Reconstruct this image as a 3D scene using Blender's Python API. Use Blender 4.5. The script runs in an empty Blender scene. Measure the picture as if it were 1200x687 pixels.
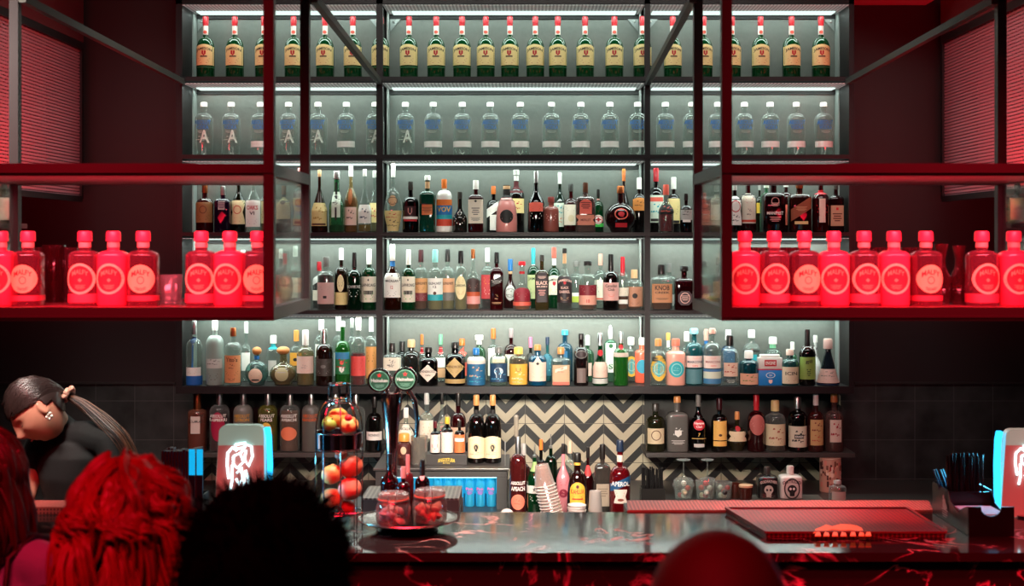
import bpy, bmesh, math, random
from mathutils import Vector, Matrix, noise
random.seed(7)
C = bpy.context.scene.collection
PI = math.pi
F = 1606.0; VX = 615.0; VY = 283.0; EYE = 2.2       # focal length in px, vanishing point, eye height
def PX(x, D): return (x - VX) * D / F               # real X of something at depth D
def PZ(y, D): return EYE - (y - VY) * D / F
def P(x, y, D): return Vector((PX(x, D), D, PZ(y, D)))

# ------------------------------------------------------------------ colours and materials
COL = dict(cream='#E9D7A6', white='#F1EEE6', paper='#E4DAC6', black='#0B0A0A', dk='#1A1614', green='#0E5A2E', dgreen='#07301A',
 lgreen='#7CC79A', red='#C11B28', dred='#5A0C14', maroon='#35090F', orange='#E2752F', copper='#B4683F', amber='#A4551C',
 damber='#4A1A0A', yellow='#E9B93B', gold='#B89048', blue='#1C6FB5', navy='#15304F', teal='#27A9B4', lteal='#8FD3CF', grey='#6F6D69',
 dgrey='#35332F', lgrey='#B9B8B2', silver='#C9C9C7', pink='#E59A94', lpink='#F0C4B6', coral='#E2604F', purple='#3A1D4A', olive='#3A3B22',
 lime='#A8D238', tan='#CFA277', brown='#4E2A18', clear='#E8F0EC', straw='#E6CF8E', peach='#EE9070', cork='#D18A4E', wgreen='#D9E6D4',
 cyan='#19B6F0', bgreen='#3FB54A', skin='#C98F72')
def lin(c):
    c = COL.get(c, c).lstrip('#')
    v = [int(c[i:i+2], 16) / 255 for i in (0, 2, 4)]
    return tuple(((x / 12.92) if x <= .04045 else ((x + .055) / 1.055) ** 2.4) for x in v) + (1.0,)
MC = {}
def newmat(key):
    m = bpy.data.materials.new(key); m.use_nodes = True
    m.node_tree.nodes.clear(); MC[key] = m
    return m, m.node_tree.nodes, m.node_tree.links
def N(ns, t, **kw):
    n = ns.new(t)
    for k, v in kw.items(): setattr(n, k, v)
    return n
def pbr(col, rough=.5, metal=0, bump=0, bscale=60, var=0, spec=.5, coat=0, emis=None, es=0):
    key = f'pbr_{col}_{rough}_{metal}_{bump}_{bscale}_{var}_{spec}_{coat}_{emis}_{es}'
    if key in MC: return MC[key]
    m, ns, ln = newmat(key)
    o = N(ns, 'ShaderNodeOutputMaterial'); b = N(ns, 'ShaderNodeBsdfPrincipled')
    b.inputs['Base Color'].default_value = lin(col); b.inputs['Roughness'].default_value = rough
    b.inputs['Metallic'].default_value = metal; b.inputs['Specular IOR Level'].default_value = spec
    b.inputs['Coat Weight'].default_value = coat
    if emis: b.inputs['Emission Color'].default_value = lin(emis); b.inputs['Emission Strength'].default_value = es
    ln.new(b.outputs[0], o.inputs[0])
    if bump or var:
        tc = N(ns, 'ShaderNodeTexCoord'); nz = N(ns, 'ShaderNodeTexNoise'); nz.inputs['Scale'].default_value = bscale
        nz.inputs['Detail'].default_value = 4
        ln.new(tc.outputs['Object'], nz.inputs['Vector'])
        if bump:
            bp = N(ns, 'ShaderNodeBump'); bp.inputs['Strength'].default_value = bump; bp.inputs['Distance'].default_value = .004
            ln.new(nz.outputs[0], bp.inputs['Height']); ln.new(bp.outputs[0], b.inputs['Normal'])
        if var:
            mx = N(ns, 'ShaderNodeMix', data_type='RGBA')
            c = lin(col); mx.inputs[6].default_value = tuple(v * (1 - var) for v in c[:3]) + (1,)
            mx.inputs[7].default_value = tuple(min(1, v * (1 + var)) for v in c[:3]) + (1,)
            ln.new(nz.outputs[0], mx.inputs[0]); ln.new(mx.outputs[2], b.inputs['Base Color'])
    return m
def glass(col='clear', dens=.12, frost=0.0, edge=.55):
    """thin tinted glass: see-through in the middle, denser and shinier towards the rim"""
    key = f'glass_{col}_{dens}_{frost}_{edge}'
    if key in MC: return MC[key]
    m, ns, ln = newmat(key)
    o = N(ns, 'ShaderNodeOutputMaterial'); c = lin(col)
    tr = N(ns, 'ShaderNodeBsdfTransparent'); tr.inputs[0].default_value = tuple(v * (1 - dens) + (1 - dens) * 0 + dens * v * v for v in c[:3]) + (1,)
    df = N(ns, 'ShaderNodeBsdfDiffuse'); df.inputs[0].default_value = c if frost else tuple(v*(.85 if col == 'clear' else .42) for v in c[:3])+(1,)
    gl = N(ns, 'ShaderNodeBsdfGlossy'); gl.inputs['Roughness'].default_value = .06 + frost * .3
    lw = N(ns, 'ShaderNodeLayerWeight'); lw.inputs['Blend'].default_value = .45
    pw = N(ns, 'ShaderNodeMath', operation='POWER'); pw.inputs[1].default_value = 2.8 if col == 'clear' else 1.7
    ln.new(lw.outputs['Facing'], pw.inputs[0])
    mr = N(ns, 'ShaderNodeMapRange'); mr.inputs['To Min'].default_value = dens; mr.inputs['To Max'].default_value = min(1, dens + edge)
    ln.new(pw.outputs[0], mr.inputs[0])
    m1 = N(ns, 'ShaderNodeMixShader'); ln.new(mr.outputs[0], m1.inputs[0]); ln.new(tr.outputs[0], m1.inputs[1]); ln.new(df.outputs[0], m1.inputs[2])
    mr2 = N(ns, 'ShaderNodeMapRange'); mr2.inputs['To Min'].default_value = .05; mr2.inputs['To Max'].default_value = .6
    ln.new(pw.outputs[0], mr2.inputs[0])
    m2 = N(ns, 'ShaderNodeMixShader'); ln.new(mr2.outputs[0], m2.inputs[0]); ln.new(m1.outputs[0], m2.inputs[1]); ln.new(gl.outputs[0], m2.inputs[2])
    ln.new(m2.outputs[0], o.inputs[0])
    return m
def emit(col, s):
    key = f'emit_{col}_{s}'
    if key in MC: return MC[key]
    m, ns, ln = newmat(key)
    o = N(ns, 'ShaderNodeOutputMaterial'); e = N(ns, 'ShaderNodeEmission'); e.inputs[0].default_value = lin(col); e.inputs[1].default_value = s
    ln.new(e.outputs[0], o.inputs[0]); return m

# ------------------------------------------------------------------ mesh building
class MB:
    def __init__(s): s.v = []; s.f = []; s.m = []; s.mats = []
    def mi(s, mat):
        if mat not in s.mats: s.mats.append(mat)
        return s.mats.index(mat)
    def add(s, vs, fs, mat):
        k = len(s.v); s.v += [tuple(v) for v in vs]; i = s.mi(mat)
        for f in fs: s.f.append(tuple(a + k for a in f)); s.m.append(i)
    def box(s, x0, x1, y0, y1, z0, z1, mat, M=None, bev=0):
        if x0 > x1: x0, x1 = x1, x0
        if y0 > y1: y0, y1 = y1, y0
        if z0 > z1: z0, z1 = z1, z0
        vs = [Vector((x, y, z)) for z in (z0, z1) for y in (y0, y1) for x in (x0, x1)]
        if bev:
            bm = bmesh.new(); w = [bm.verts.new(v) for v in vs]
            for f in ((0,2,3,1),(4,5,7,6),(0,1,5,4),(2,6,7,3),(0,4,6,2),(1,3,7,5)): bm.faces.new([w[i] for i in f])
            bmesh.ops.bevel(bm, geom=bm.edges[:], offset=bev, segments=2, affect='EDGES', profile=.6)
            bm.verts.index_update(); vv = [v.co.copy() for v in bm.verts]; ff = [[v.index for v in f.verts] for f in bm.faces]; bm.free()
            if M: vv = [M @ v for v in vv]
            s.add(vv, ff, mat); return s
        if M: vs = [M @ v for v in vs]
        s.add(vs, ((0,2,3,1),(4,5,7,6),(0,1,5,4),(2,6,7,3),(0,4,6,2),(1,3,7,5)), mat); return s
    def bar(s, a, b, w, h, mat, up=(0, 0, 1)):
        a = Vector(a); b = Vector(b); d = (b - a).normalized(); u = Vector(up)
        if abs(d.dot(u)) > .98: u = Vector((0, 1, 0))
        r = d.cross(u).normalized() * w / 2; t = r.cross(d).normalized() * h / 2
        vs = [p + i * r + j * t for p in (a, b) for j in (-1, 1) for i in (-1, 1)]
        s.add(vs, ((0,1,3,2),(4,6,7,5),(0,4,5,1),(2,3,7,6),(0,2,6,4),(1,5,7,3)), mat); return s
    def rings(s, rings, mat, closed=True, caps=True):
        n = len(rings[0]); vs = [v for r in rings for v in r]; fs = []
        for i in range(len(rings) - 1):
            for j in range(n if closed else n - 1):
                k = (j + 1) % n
                fs.append((i*n + j, i*n + k, (i+1)*n + k, (i+1)*n + j))
        if caps and closed: fs += [tuple(range(n - 1, -1, -1)), tuple(range((len(rings)-1)*n, len(rings)*n))]
        s.add(vs, fs, mat); return s
    def lathe(s, prof, mat, c=(0, 0, 0), seg=24, n=2.0, dep=1.0, caps=True, M=None):
        rr = []
        for z, r in prof:
            ring = []
            for k in range(seg):
                a = 2 * PI * k / seg; ca, sa = math.cos(a), math.sin(a)
                v = Vector((c[0] + r * math.copysign(abs(ca) ** (2/n), ca), c[1] + r * dep * math.copysign(abs(sa) ** (2/n), sa), c[2] + z))
                ring.append(M @ v if M else v)
            rr.append(ring)
        return s.rings(rr, mat, caps=caps)
    def tube(s, pts, rad, mat, seg=8, closed=False):
        pts = [Vector(p) for p in pts]; n = len(pts); rr = []; ref = None
        for i, p in enumerate(pts):
            if closed: d = pts[(i+1) % n] - pts[i-1]
            else: d = pts[min(i+1, n-1)] - pts[max(i-1, 0)]
            d.normalize()
            if ref is None: ref = d.cross(Vector((0, 0, 1)) if abs(d.z) < .9 else Vector((0, 1, 0))).normalized()
            ref = (ref - d * ref.dot(d)).normalized(); b = d.cross(ref)
            r = rad[i] if isinstance(rad, (list, tuple)) else rad
            rr.append([p + ref * r * math.cos(2*PI*k/seg) + b * r * math.sin(2*PI*k/seg) for k in range(seg)])
        if closed: rr.append(rr[0])
        return s.rings(rr, mat, caps=not closed)
    def ball(s, c, r, mat, seg=16, ry=None, rz=None, M=None):
        ry = ry or r; rz = rz or r; rr = []
        for i in range(1, seg // 2 + 2):
            t = PI * (i - .5) / (seg // 2 + 1) - PI / 2
            ring = [Vector((r*math.cos(t)*math.cos(2*PI*k/seg), ry*math.cos(t)*math.sin(2*PI*k/seg), rz*math.sin(t))) for k in range(seg)]
            ring = [(M @ v if M else v) + Vector(c) for v in ring]
            rr.append(ring)
        return s.rings(rr, mat)
    def poly(s, pts, mat): s.add(pts, [tuple(range(len(pts)))], mat); return s
    def obj(s, name, parent=None, smooth=True, ang=40, loc=None):
        me = bpy.data.meshes.new(name); me.from_pydata(s.v, [], s.f); me.update()
        for m in s.mats: me.materials.append(m)
        me.polygons.foreach_set('material_index', s.m)
        if smooth:
            me.polygons.foreach_set('use_smooth', [True] * len(me.polygons))
            me.set_sharp_from_angle(angle=math.radians(ang))
        o = bpy.data.objects.new(name, me); C.objects.link(o)
        if parent: o.parent = parent
        if loc: o.location = loc
        return o
USED = {}
def tag(o, label, cat, group=None, kind=None):
    w = label.split()
    if len(w) > 16: print('LONG', len(w), label)
    if label in USED and not group: print('DUPLABEL', label)
    USED[label] = 1
    o['label'] = label; o['category'] = cat
    if group: o['group'] = group
    if kind: o['kind'] = kind
    return o
def empty(name, loc=(0, 0, 0), rz=0):
    o = bpy.data.objects.new(name, None); C.objects.link(o); o.location = loc; o.rotation_euler = (0, 0, rz); o.empty_display_size = .05
    return o
def struct(o): o['kind'] = 'structure'; return o
def dup(root, loc, rz=0, label=None, group=None):
    r = root.copy(); C.objects.link(r); r.location = loc; r.rotation_euler = (0, 0, rz)
    if label: r['label'] = label
    if group: r['group'] = group
    for ch in list(root.children):
        c = ch.copy(); C.objects.link(c); c.parent = r
        for g in list(ch.children):
            d = g.copy(); C.objects.link(d); d.parent = c
    return r
ORD = ('first second third fourth fifth sixth seventh eighth ninth tenth eleventh twelfth thirteenth fourteenth fifteenth sixteenth '
       'seventeenth eighteenth nineteenth twentieth twenty-first twenty-second twenty-third twenty-fourth twenty-fifth twenty-sixth twenty-seventh').split()

# ------------------------------------------------------------------ lettering
TC = {}
def textmesh(s):
    if s in TC: return TC[s]
    cu = bpy.data.curves.new('t', 'FONT'); cu.body = s.replace('_', ' '); cu.resolution_u = 2; cu.offset = .02; cu.fill_mode = 'FRONT'
    ob = bpy.data.objects.new('t', cu); C.objects.link(ob)
    dg = bpy.context.evaluated_depsgraph_get(); me = bpy.data.meshes.new_from_object(ob.evaluated_get(dg))
    vs = [(v.co.x, v.co.y) for v in me.vertices]; fs = [tuple(p.vertices) for p in me.polygons]
    bpy.data.objects.remove(ob); bpy.data.curves.remove(cu); bpy.data.meshes.remove(me)
    x0 = min(v[0] for v in vs); x1 = max(v[0] for v in vs); y0 = min(v[1] for v in vs); y1 = max(v[1] for v in vs)
    vs = [((x - x0) / (x1 - x0) - .5, (y - y0) / (y1 - y0) - .5) for x, y in vs]
    TC[s] = (vs, fs); return TC[s]
def disc(n=24): return [(.5*math.cos(2*PI*k/n), .5*math.sin(2*PI*k/n)) for k in range(n)]
def mark(name):
    if name == '@disc':
        d = disc(); vs = [(0, 0)] + [(x*q, y*q) for q in (.25, .5, .75, 1) for x, y in d]
        fs = [(0, 1+k, 1+(k+1) % 24) for k in range(24)] + [(1+24*r+k, 25+24*r+k, 25+24*r+(k+1) % 24, 1+24*r+(k+1) % 24) for r in range(3) for k in range(24)]
        return vs, fs
    if name == '@sq':
        vs = [(-.5+i/8, y) for y in (-.5, .5) for i in range(9)]
        return vs, [(i, i+1, i+10, i+9) for i in range(8)]
    if name == '@ring':
        a = disc(28); b = [(x*.84, y*.84) for x, y in a]
        return a + b, [(k, (k+1) % 28, 28 + (k+1) % 28, 28 + k) for k in range(28)]
    if name == '@shield': return [(-.5,.5),(-.5,-.1),(0,-.5),(.5,-.1),(.5,.5)], [(0,1,2,3,4)]
    if name == '@dia': return [(0,-.5),(.5,0),(0,.5),(-.5,0)], [(0,1,2,3)]
    if name == '@lines':
        vs = []; fs = []
        for i, w in enumerate((.5, .38, .46, .3)):
            y = .42 - i * .27; vs += [(-w, y-.06), (w, y-.06), (w, y+.06), (-w, y+.06)]; fs.append((4*i, 4*i+1, 4*i+2, 4*i+3))
        return vs, fs
    if name == '@star':
        vs = [((.5 if k % 2 == 0 else .2) * math.sin(PI*k/5), (.5 if k % 2 == 0 else .2) * math.cos(PI*k/5)) for k in range(10)]
        return vs, [tuple(range(10))[::-1]]
    if name == '@skull':
        vs = [(.5*math.cos(t), .12+.38*math.sin(t)) for t in [PI*k/10-.3 for k in range(13)]] + [(-.28,-.2),(-.25,-.5),(.25,-.5),(.28,-.2)]
        return vs, [tuple(range(len(vs)))]
    if name == '@wave':   # a patterned blotch
        vs = []; fs = []
        rnd = random.Random(5)
        for i in range(9):
            x, y, w, h = rnd.uniform(-.4,.4), rnd.uniform(-.4,.4), rnd.uniform(.08,.2), rnd.uniform(.05,.16)
            k = len(vs); vs += [(x-w/2,y-h/2),(x+w/2,y-h/3),(x+w/3,y+h/2),(x-w/3,y+h/3)]; fs.append((k,k+1,k+2,k+3))
        return vs, fs
    return textmesh(name)

# ------------------------------------------------------------------ bottles
# template: body top, neck start, neck radius, shoulder kind, cap start, squareness, depth ratio
T = dict(
 jam=(.47,.66,.30,'r',.84,2,1), abs=(.66,.79,.33,'r',.925,2,1), whi=(.56,.70,.30,'r',.86,2,1), tall=(.58,.72,.27,'r',.84,2,1),
 wine=(.52,.74,.27,'s',.86,2,1), slope=(.45,.72,.26,'s',.86,2,1), cone=(.06,.72,.28,'l',.82,2,1), sq=(.64,.73,.30,'r',.87,5,.9),
 flat=(.60,.70,.26,'r',.86,4,.55), rnd=(.10,.64,.22,'b',.83,2,.8), ball=(.06,.60,.2,'b',.78,2,1), apo=(.60,.74,.36,'r',.86,2,1),
 malfy=(.66,.74,.40,'r',.86,2.6,1), jug=(.42,.68,.36,'s',.86,2,1), dec=(.40,.60,.24,'r',.82,3,.7), tri=(.34,.70,.2,'l',.84,2,1),
 smirn=(.62,.75,.32,'r',.88,2,1), pat=(.16,.58,.3,'b',.80,3,.8), can=(.9,.96,.8,'r',.99,2,1), mart=(.50,.72,.32,'r',.84,2,1),
 lamp=(.30,.62,.30,'s',.80,2,1), bulb=(.20,.74,.34,'r',.86,2,1))
def profile(t, H, R):
    zb, zn, rn, k, zc, n, dep = t; pr = [(0, R*.86), (.006*H, R*.95), (.02*H, R)]
    if k == 'b':
        pr = [(0, R*.5), (.01*H, R*.62)]
        a0 = .62
        for i in range(1, 13):
            a = -a0*PI/2 + (a0*PI/2 + PI/2) * i / 13
            pr.append((zn*H*(.5+.5*math.sin(a))*1.0 if 1 else 0, max(R*math.cos(a), R*rn)))
        pr = sorted(set(pr))
    elif k == 'l':
        pr += [(zb*H, R)] + [(zb*H + (zn-zb)*H*i/6, R*(1-(1-rn)*(i/6)**.9)) for i in range(1, 7)]
    elif k == 's':
        pr += [(zb*H, R)] + [(zb*H + (zn-zb)*H*i/8, R*(rn+(1-rn)*(.5+.5*math.cos(PI*i/8)))) for i in range(1, 9)]
    else:
        pr += [(zb*H, R)] + [(zb*H + (zn-zb)*H*math.sin(PI/2*i/7), R*(rn+(1-rn)*math.cos(PI/2*i/7))) for i in range(1, 8)]
    z1 = pr[-1][0]
    pr += [(max(zn*H, z1) + .012*H, R*rn*.96), (zc*H, R*rn*.92)]
    return pr
def interp(pr, z):
    if z <= pr[0][0]: return pr[0][1]
    for (a, ra), (b, rb) in zip(pr, pr[1:]):
        if z <= b: return ra + (rb-ra)*(z-a)/max(1e-9, b-a)
    return pr[-1][1]
PH = {}
def bottle(x, ytop, w, tm, gl, liq, cap, labs, D, zb, name='spirit_bottle', jit=0, ybase=None):
    """x, top and width in px at depth D; stands at height zb"""
    s = D / F; H = PZ(ytop, D) - zb; R = w * s / 2; t = T[tm]; zb_, zn, rn, k, zc, n, dep = t
    cp = cap.split(); ccol = cp[0]; zc = float(cp[1]) if len(cp) > 1 else zc; crf = float(cp[2]) if len(cp) > 2 else 1.12
    t = (zb_, zn, rn, k, zc, n, dep); pr = profile(t, H, R)
    root = empty(name, (PX(x, D), D, zb), jit); seg = 28 if n == 2 else 36
    def tt(r): return max(0, min(1, (r/R - rn*1.0) / max(.05, 1 - rn)))
    def pt(r, ang, off=0.0):
        q = tt(r); ne = 2 + (n-2)*q; de = 1 - (1-dep)*q; c, sn = math.cos(ang), math.sin(ang)
        return Vector(((r+off) * math.copysign(abs(c)**(2/ne), c), (r*de+off) * math.copysign(abs(sn)**(2/ne), sn), 0))
    def shell(prf, mat, nm, sc=1.0):
        mb = MB(); rr = []
        for z, r in prf: rr.append([pt(r*sc, 2*PI*j/seg) + Vector((0, 0, z)) for j in range(seg)])
        mb.rings(rr, mat); return mb.obj(nm, root, ang=50)
    gk = gl.split(); gm = gk[0]
    if gm == 'solid': mat = pbr(gk[1], .25, 0, coat=.5)
    elif gm == 'frost': mat = glass(gk[1], .55, 1)
    elif gm in ('clear',): mat = glass('clear', .05, 0, .60)
    else: mat = glass(gm, float(gk[1]) if len(gk) > 1 else .45, 0, .4)
    if len(gk) > 2 and gk[2] == 'flute':
        pass
    shell(pr, mat, 'body')
    if liq:
        lc, lev = liq.split(); lev = float(lev)*H; lp = [(z+.004, r) for z, r in pr if z+.004 < lev] + [(lev, interp(pr, lev))]
        if len(lp) > 2: shell(lp, glass(lc, .62, 0, .3) if lc not in ('blackl',) else pbr('dk', .3), 'liquid', .92)
    # cap
    if ccol != 'none':
        rc = R*rn*crf; hc = (1-zc)*H; mb = MB(); z0 = zc*H - .004
        mt = pbr(ccol, .3, 1 if ccol in ('silver', 'gold', 'copper') else 0)
        if len(cp) > 3 and cp[3] == 'ball': mb.ball((0, 0, z0+hc*.55), rc*1.0, mt, 16, rz=hc*.55)
        elif len(cp) > 3 and cp[3] == 'pour':
            mb.lathe([(z0, rc), (z0+hc*.2, rc), (z0+hc*.25, rc*.4), (z0+hc, rc*.3)], mt, seg=12)
        elif len(cp) > 3 and cp[3] == 'T':
            mb.lathe([(z0, rc*.75), (z0+hc*.45, rc*.75), (z0+hc*.5, rc*1.15), (z0+hc*.95, rc*1.15), (z0+hc, rc*1.0)], mt, seg=20)
        else: mb.lathe([(z0, rc), (z0+hc*.94, rc*.98), (z0+hc+.004, rc*.85)], mt, seg=20)
        mb.obj('cap', root)
    # labels
    def at(xx, z, off):
        r = interp(pr, z); q = tt(r); ne = 2 + (n-2)*q; f = max(-.985, min(.985, xx/r))
        ang = math.acos(min(1, abs(f)**(ne/2)))
        v = pt(r, -ang, off); v.x = math.copysign(v.x, f) if f else 0
        return (v.x, v.y, z)
    for L in [l for l in labs.split(';') if l.strip()]:
        its = L.strip().split('|'); sp = its[0].split(); sh = sp[0]
        mb = MB(); nm = 'label'
        if sh in 'RAODWHTBS' and sh != '-':
            y0, y1, wf, lc = float(sp[1]), float(sp[2]), float(sp[3]), sp[4]
            z1 = PZ(y0, D) - zb; z0 = max(PZ(y1, D) - zb, .004); lm = pbr(lc, .55, 1 if lc in ('gold','silver','copper') else 0)
            if lc in ('gold','silver','copper'): lm = pbr(lc, .4, .6)
            if z0 > zn*H - .01: nm = 'neck_label'
            if wf <= .02: pass
            elif sh == 'W':
                nr = 6; rr = []
                for i in range(nr+1):
                    z = z0 + (z1-z0)*i/nr; r = interp(pr, z); rr.append([pt(r, 2*PI*j/seg, .0008) + Vector((0, 0, z)) for j in range(seg)])
                mb.rings(rr, lm, caps=False)
            else:
                nr, nc = 12, 12; rr = []
                for i in range(nr+1):
                    v = i/nr; z = z0 + (z1-z0)*v; hw = wf; dz0 = dz1 = 0
                    if sh == 'O': v2 = (1-math.cos(PI*v))/2; z = z0+(z1-z0)*v2; hw = wf*max(.03, math.sqrt(max(0, 1-(2*v2-1)**2)))
                    if sh == 'D': hw = wf*max(.03, 1-abs(2*v-1))
                    if sh == 'A': hw = wf*(math.sqrt(max(.0, 1-((v-.7)/.3)**2))*.999+.001 if v > .7 else 1); hw = max(hw, wf*.25)
                    if sh == 'H': hw = wf*(1 if .25 < v < .75 else .55 + .45*min(v, 1-v)/.25)
                    if sh == 'B': hw = wf*(.72+.28*abs(math.cos(PI*v)))
                    row = []
                    for j in range(nc+1):
                        u = 2*j/nc-1; zz = z
                        if sh == 'T': zz = z + u*(z1-z0)*.55
                        if sh == 'S' : zz = z - (abs(u)**2)*(z1-z0)*.12*v
                        row.append(Vector(at(u*hw*R, min(max(zz, .003), zc*H), .0008)))
                    rr.append(row)
                mb.rings(rr, lm, closed=False)
        for k_, tx in enumerate(its[1:]):
            q = tx.split(); st, yc, hh, ww, tc = q[0], float(q[1]), float(q[2]), float(q[3]), q[4]
            xo = float(q[5]) if len(q) > 5 else 0
            arc = st.startswith('^'); st = st.lstrip('^'); vs, fs = mark(st); zc_ = PZ(yc, D) - zb; hm = hh*s
            out = []
            for a, b in vs:
                z = zc_ + b*hm - (hm*2.2*a*a if arc else 0)
                out.append(at((a*ww + xo)*2*R, max(.002, z), .0015 + .0004*k_))
            mb.add(out, fs, pbr(tc, .6))
        if mb.v: mb.obj(nm, root, smooth=False)
    return root, R, H
# ------------------------------------------------------------------ the bottles on the back shelves
SHY = {1: 89.8, 2: 181.3, 3: 272.3, 4: 364.0, 5: 453.0, 6: 531.0}
SHZ = {k: PZ(y, 7.3) for k, y in SHY.items()}
RN = {1: 'top shelf', 2: 'second shelf', 3: 'third shelf', 4: 'fourth shelf', 5: 'fifth shelf', 6: 'lowest shelf'}
# one green whiskey bottle and one clear vodka bottle, copied along their rows
jx = [241, 275.2, 309.5, 344.1, 381, 413.5, 446, 479.3, 511.2, 541.5, 569.3, 597.6, 627.3, 653.7, 685.6, 720, 752.8, 788.3, 824.5, 857.7, 891.3, 927.4, 962]
D0 = 7.42
jam, _, _ = bottle(jx[0], 19.5, 21, 'jam', '#1E8A48 .45', '#1E7A3C .55', 'red .90 1.15',
  'W 27 41 1 #EDE6DC|@disc 38 4 .2 coral|@sq 29 3 .3 red;S 53 77.5 .97 #F3DC98|^JAMESON 58.5 4 .82 dk|@shield 63.5 6 .22 red|@sq 67.3 1.4 .36 maroon|@lines 72.5 6 .6 tan;W 79 80.5 1 #1C5A30;W 20 24 1 white', D0, SHZ[1], 'whiskey_bottle')
for i, x in enumerate(jx):
    r = jam if i == 0 else dup(jam, (PX(x, D0), D0, SHZ[1]), random.uniform(-.1, .1))
    tag(r, f'green bottle with cream label and red cap, {ORD[i]} from the left on the top shelf', 'bottle', 'green whiskey bottles on the top shelf')
ax = [239, 270.9, 305, 338.2, 372.7, 405.9, 439.4, 475, 507.9, 541.8, 574.5, 609.7, 646.3, 680.6, 714.7, 747.2, 779.7, 810.7, 841, 872.2, 902.5, 933, 965]
TXT = 'R 141 153 .02 blue|ABSOLUT 144 5.4 .84 #1565B8|VODKA 149.8 5 .66 #1565B8|@lines 155 3 .5 lgrey'
absA, _, _ = bottle(ax[0], 120, 21.5, 'abs', 'clear', '', 'white .93 1.2', TXT + ';R 156 165 .02 white|A 160.5 15 .5 #DDE6DA .12|@wave 163 6 .8 #CFDACB', D0, SHZ[2], 'vodka_bottle')
absB, _, _ = bottle(ax[2], 120, 21.5, 'abs', 'clear', '', 'white .93 1.2', TXT + ';R 166 173 .97 white', D0, SHZ[2], 'vodka_bottle')
isA = (0, 1, 3, 4, 6, 7)
na = nb = 0
for i, x in enumerate(ax):
    src = absA if i in isA else absB
    r = src if i in (0, 2) else dup(src, (PX(x, D0), D0, SHZ[2]), random.uniform(-.12, .12))
    what = 'clear vodka bottle with blue lettering and pale letter' if i in isA else 'clear vodka bottle with blue lettering and white band'
    r2 = tag(r, f'{what}, {ORD[i]} from the left on second shelf', 'bottle', 'clear vodka bottles on the second shelf')

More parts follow.
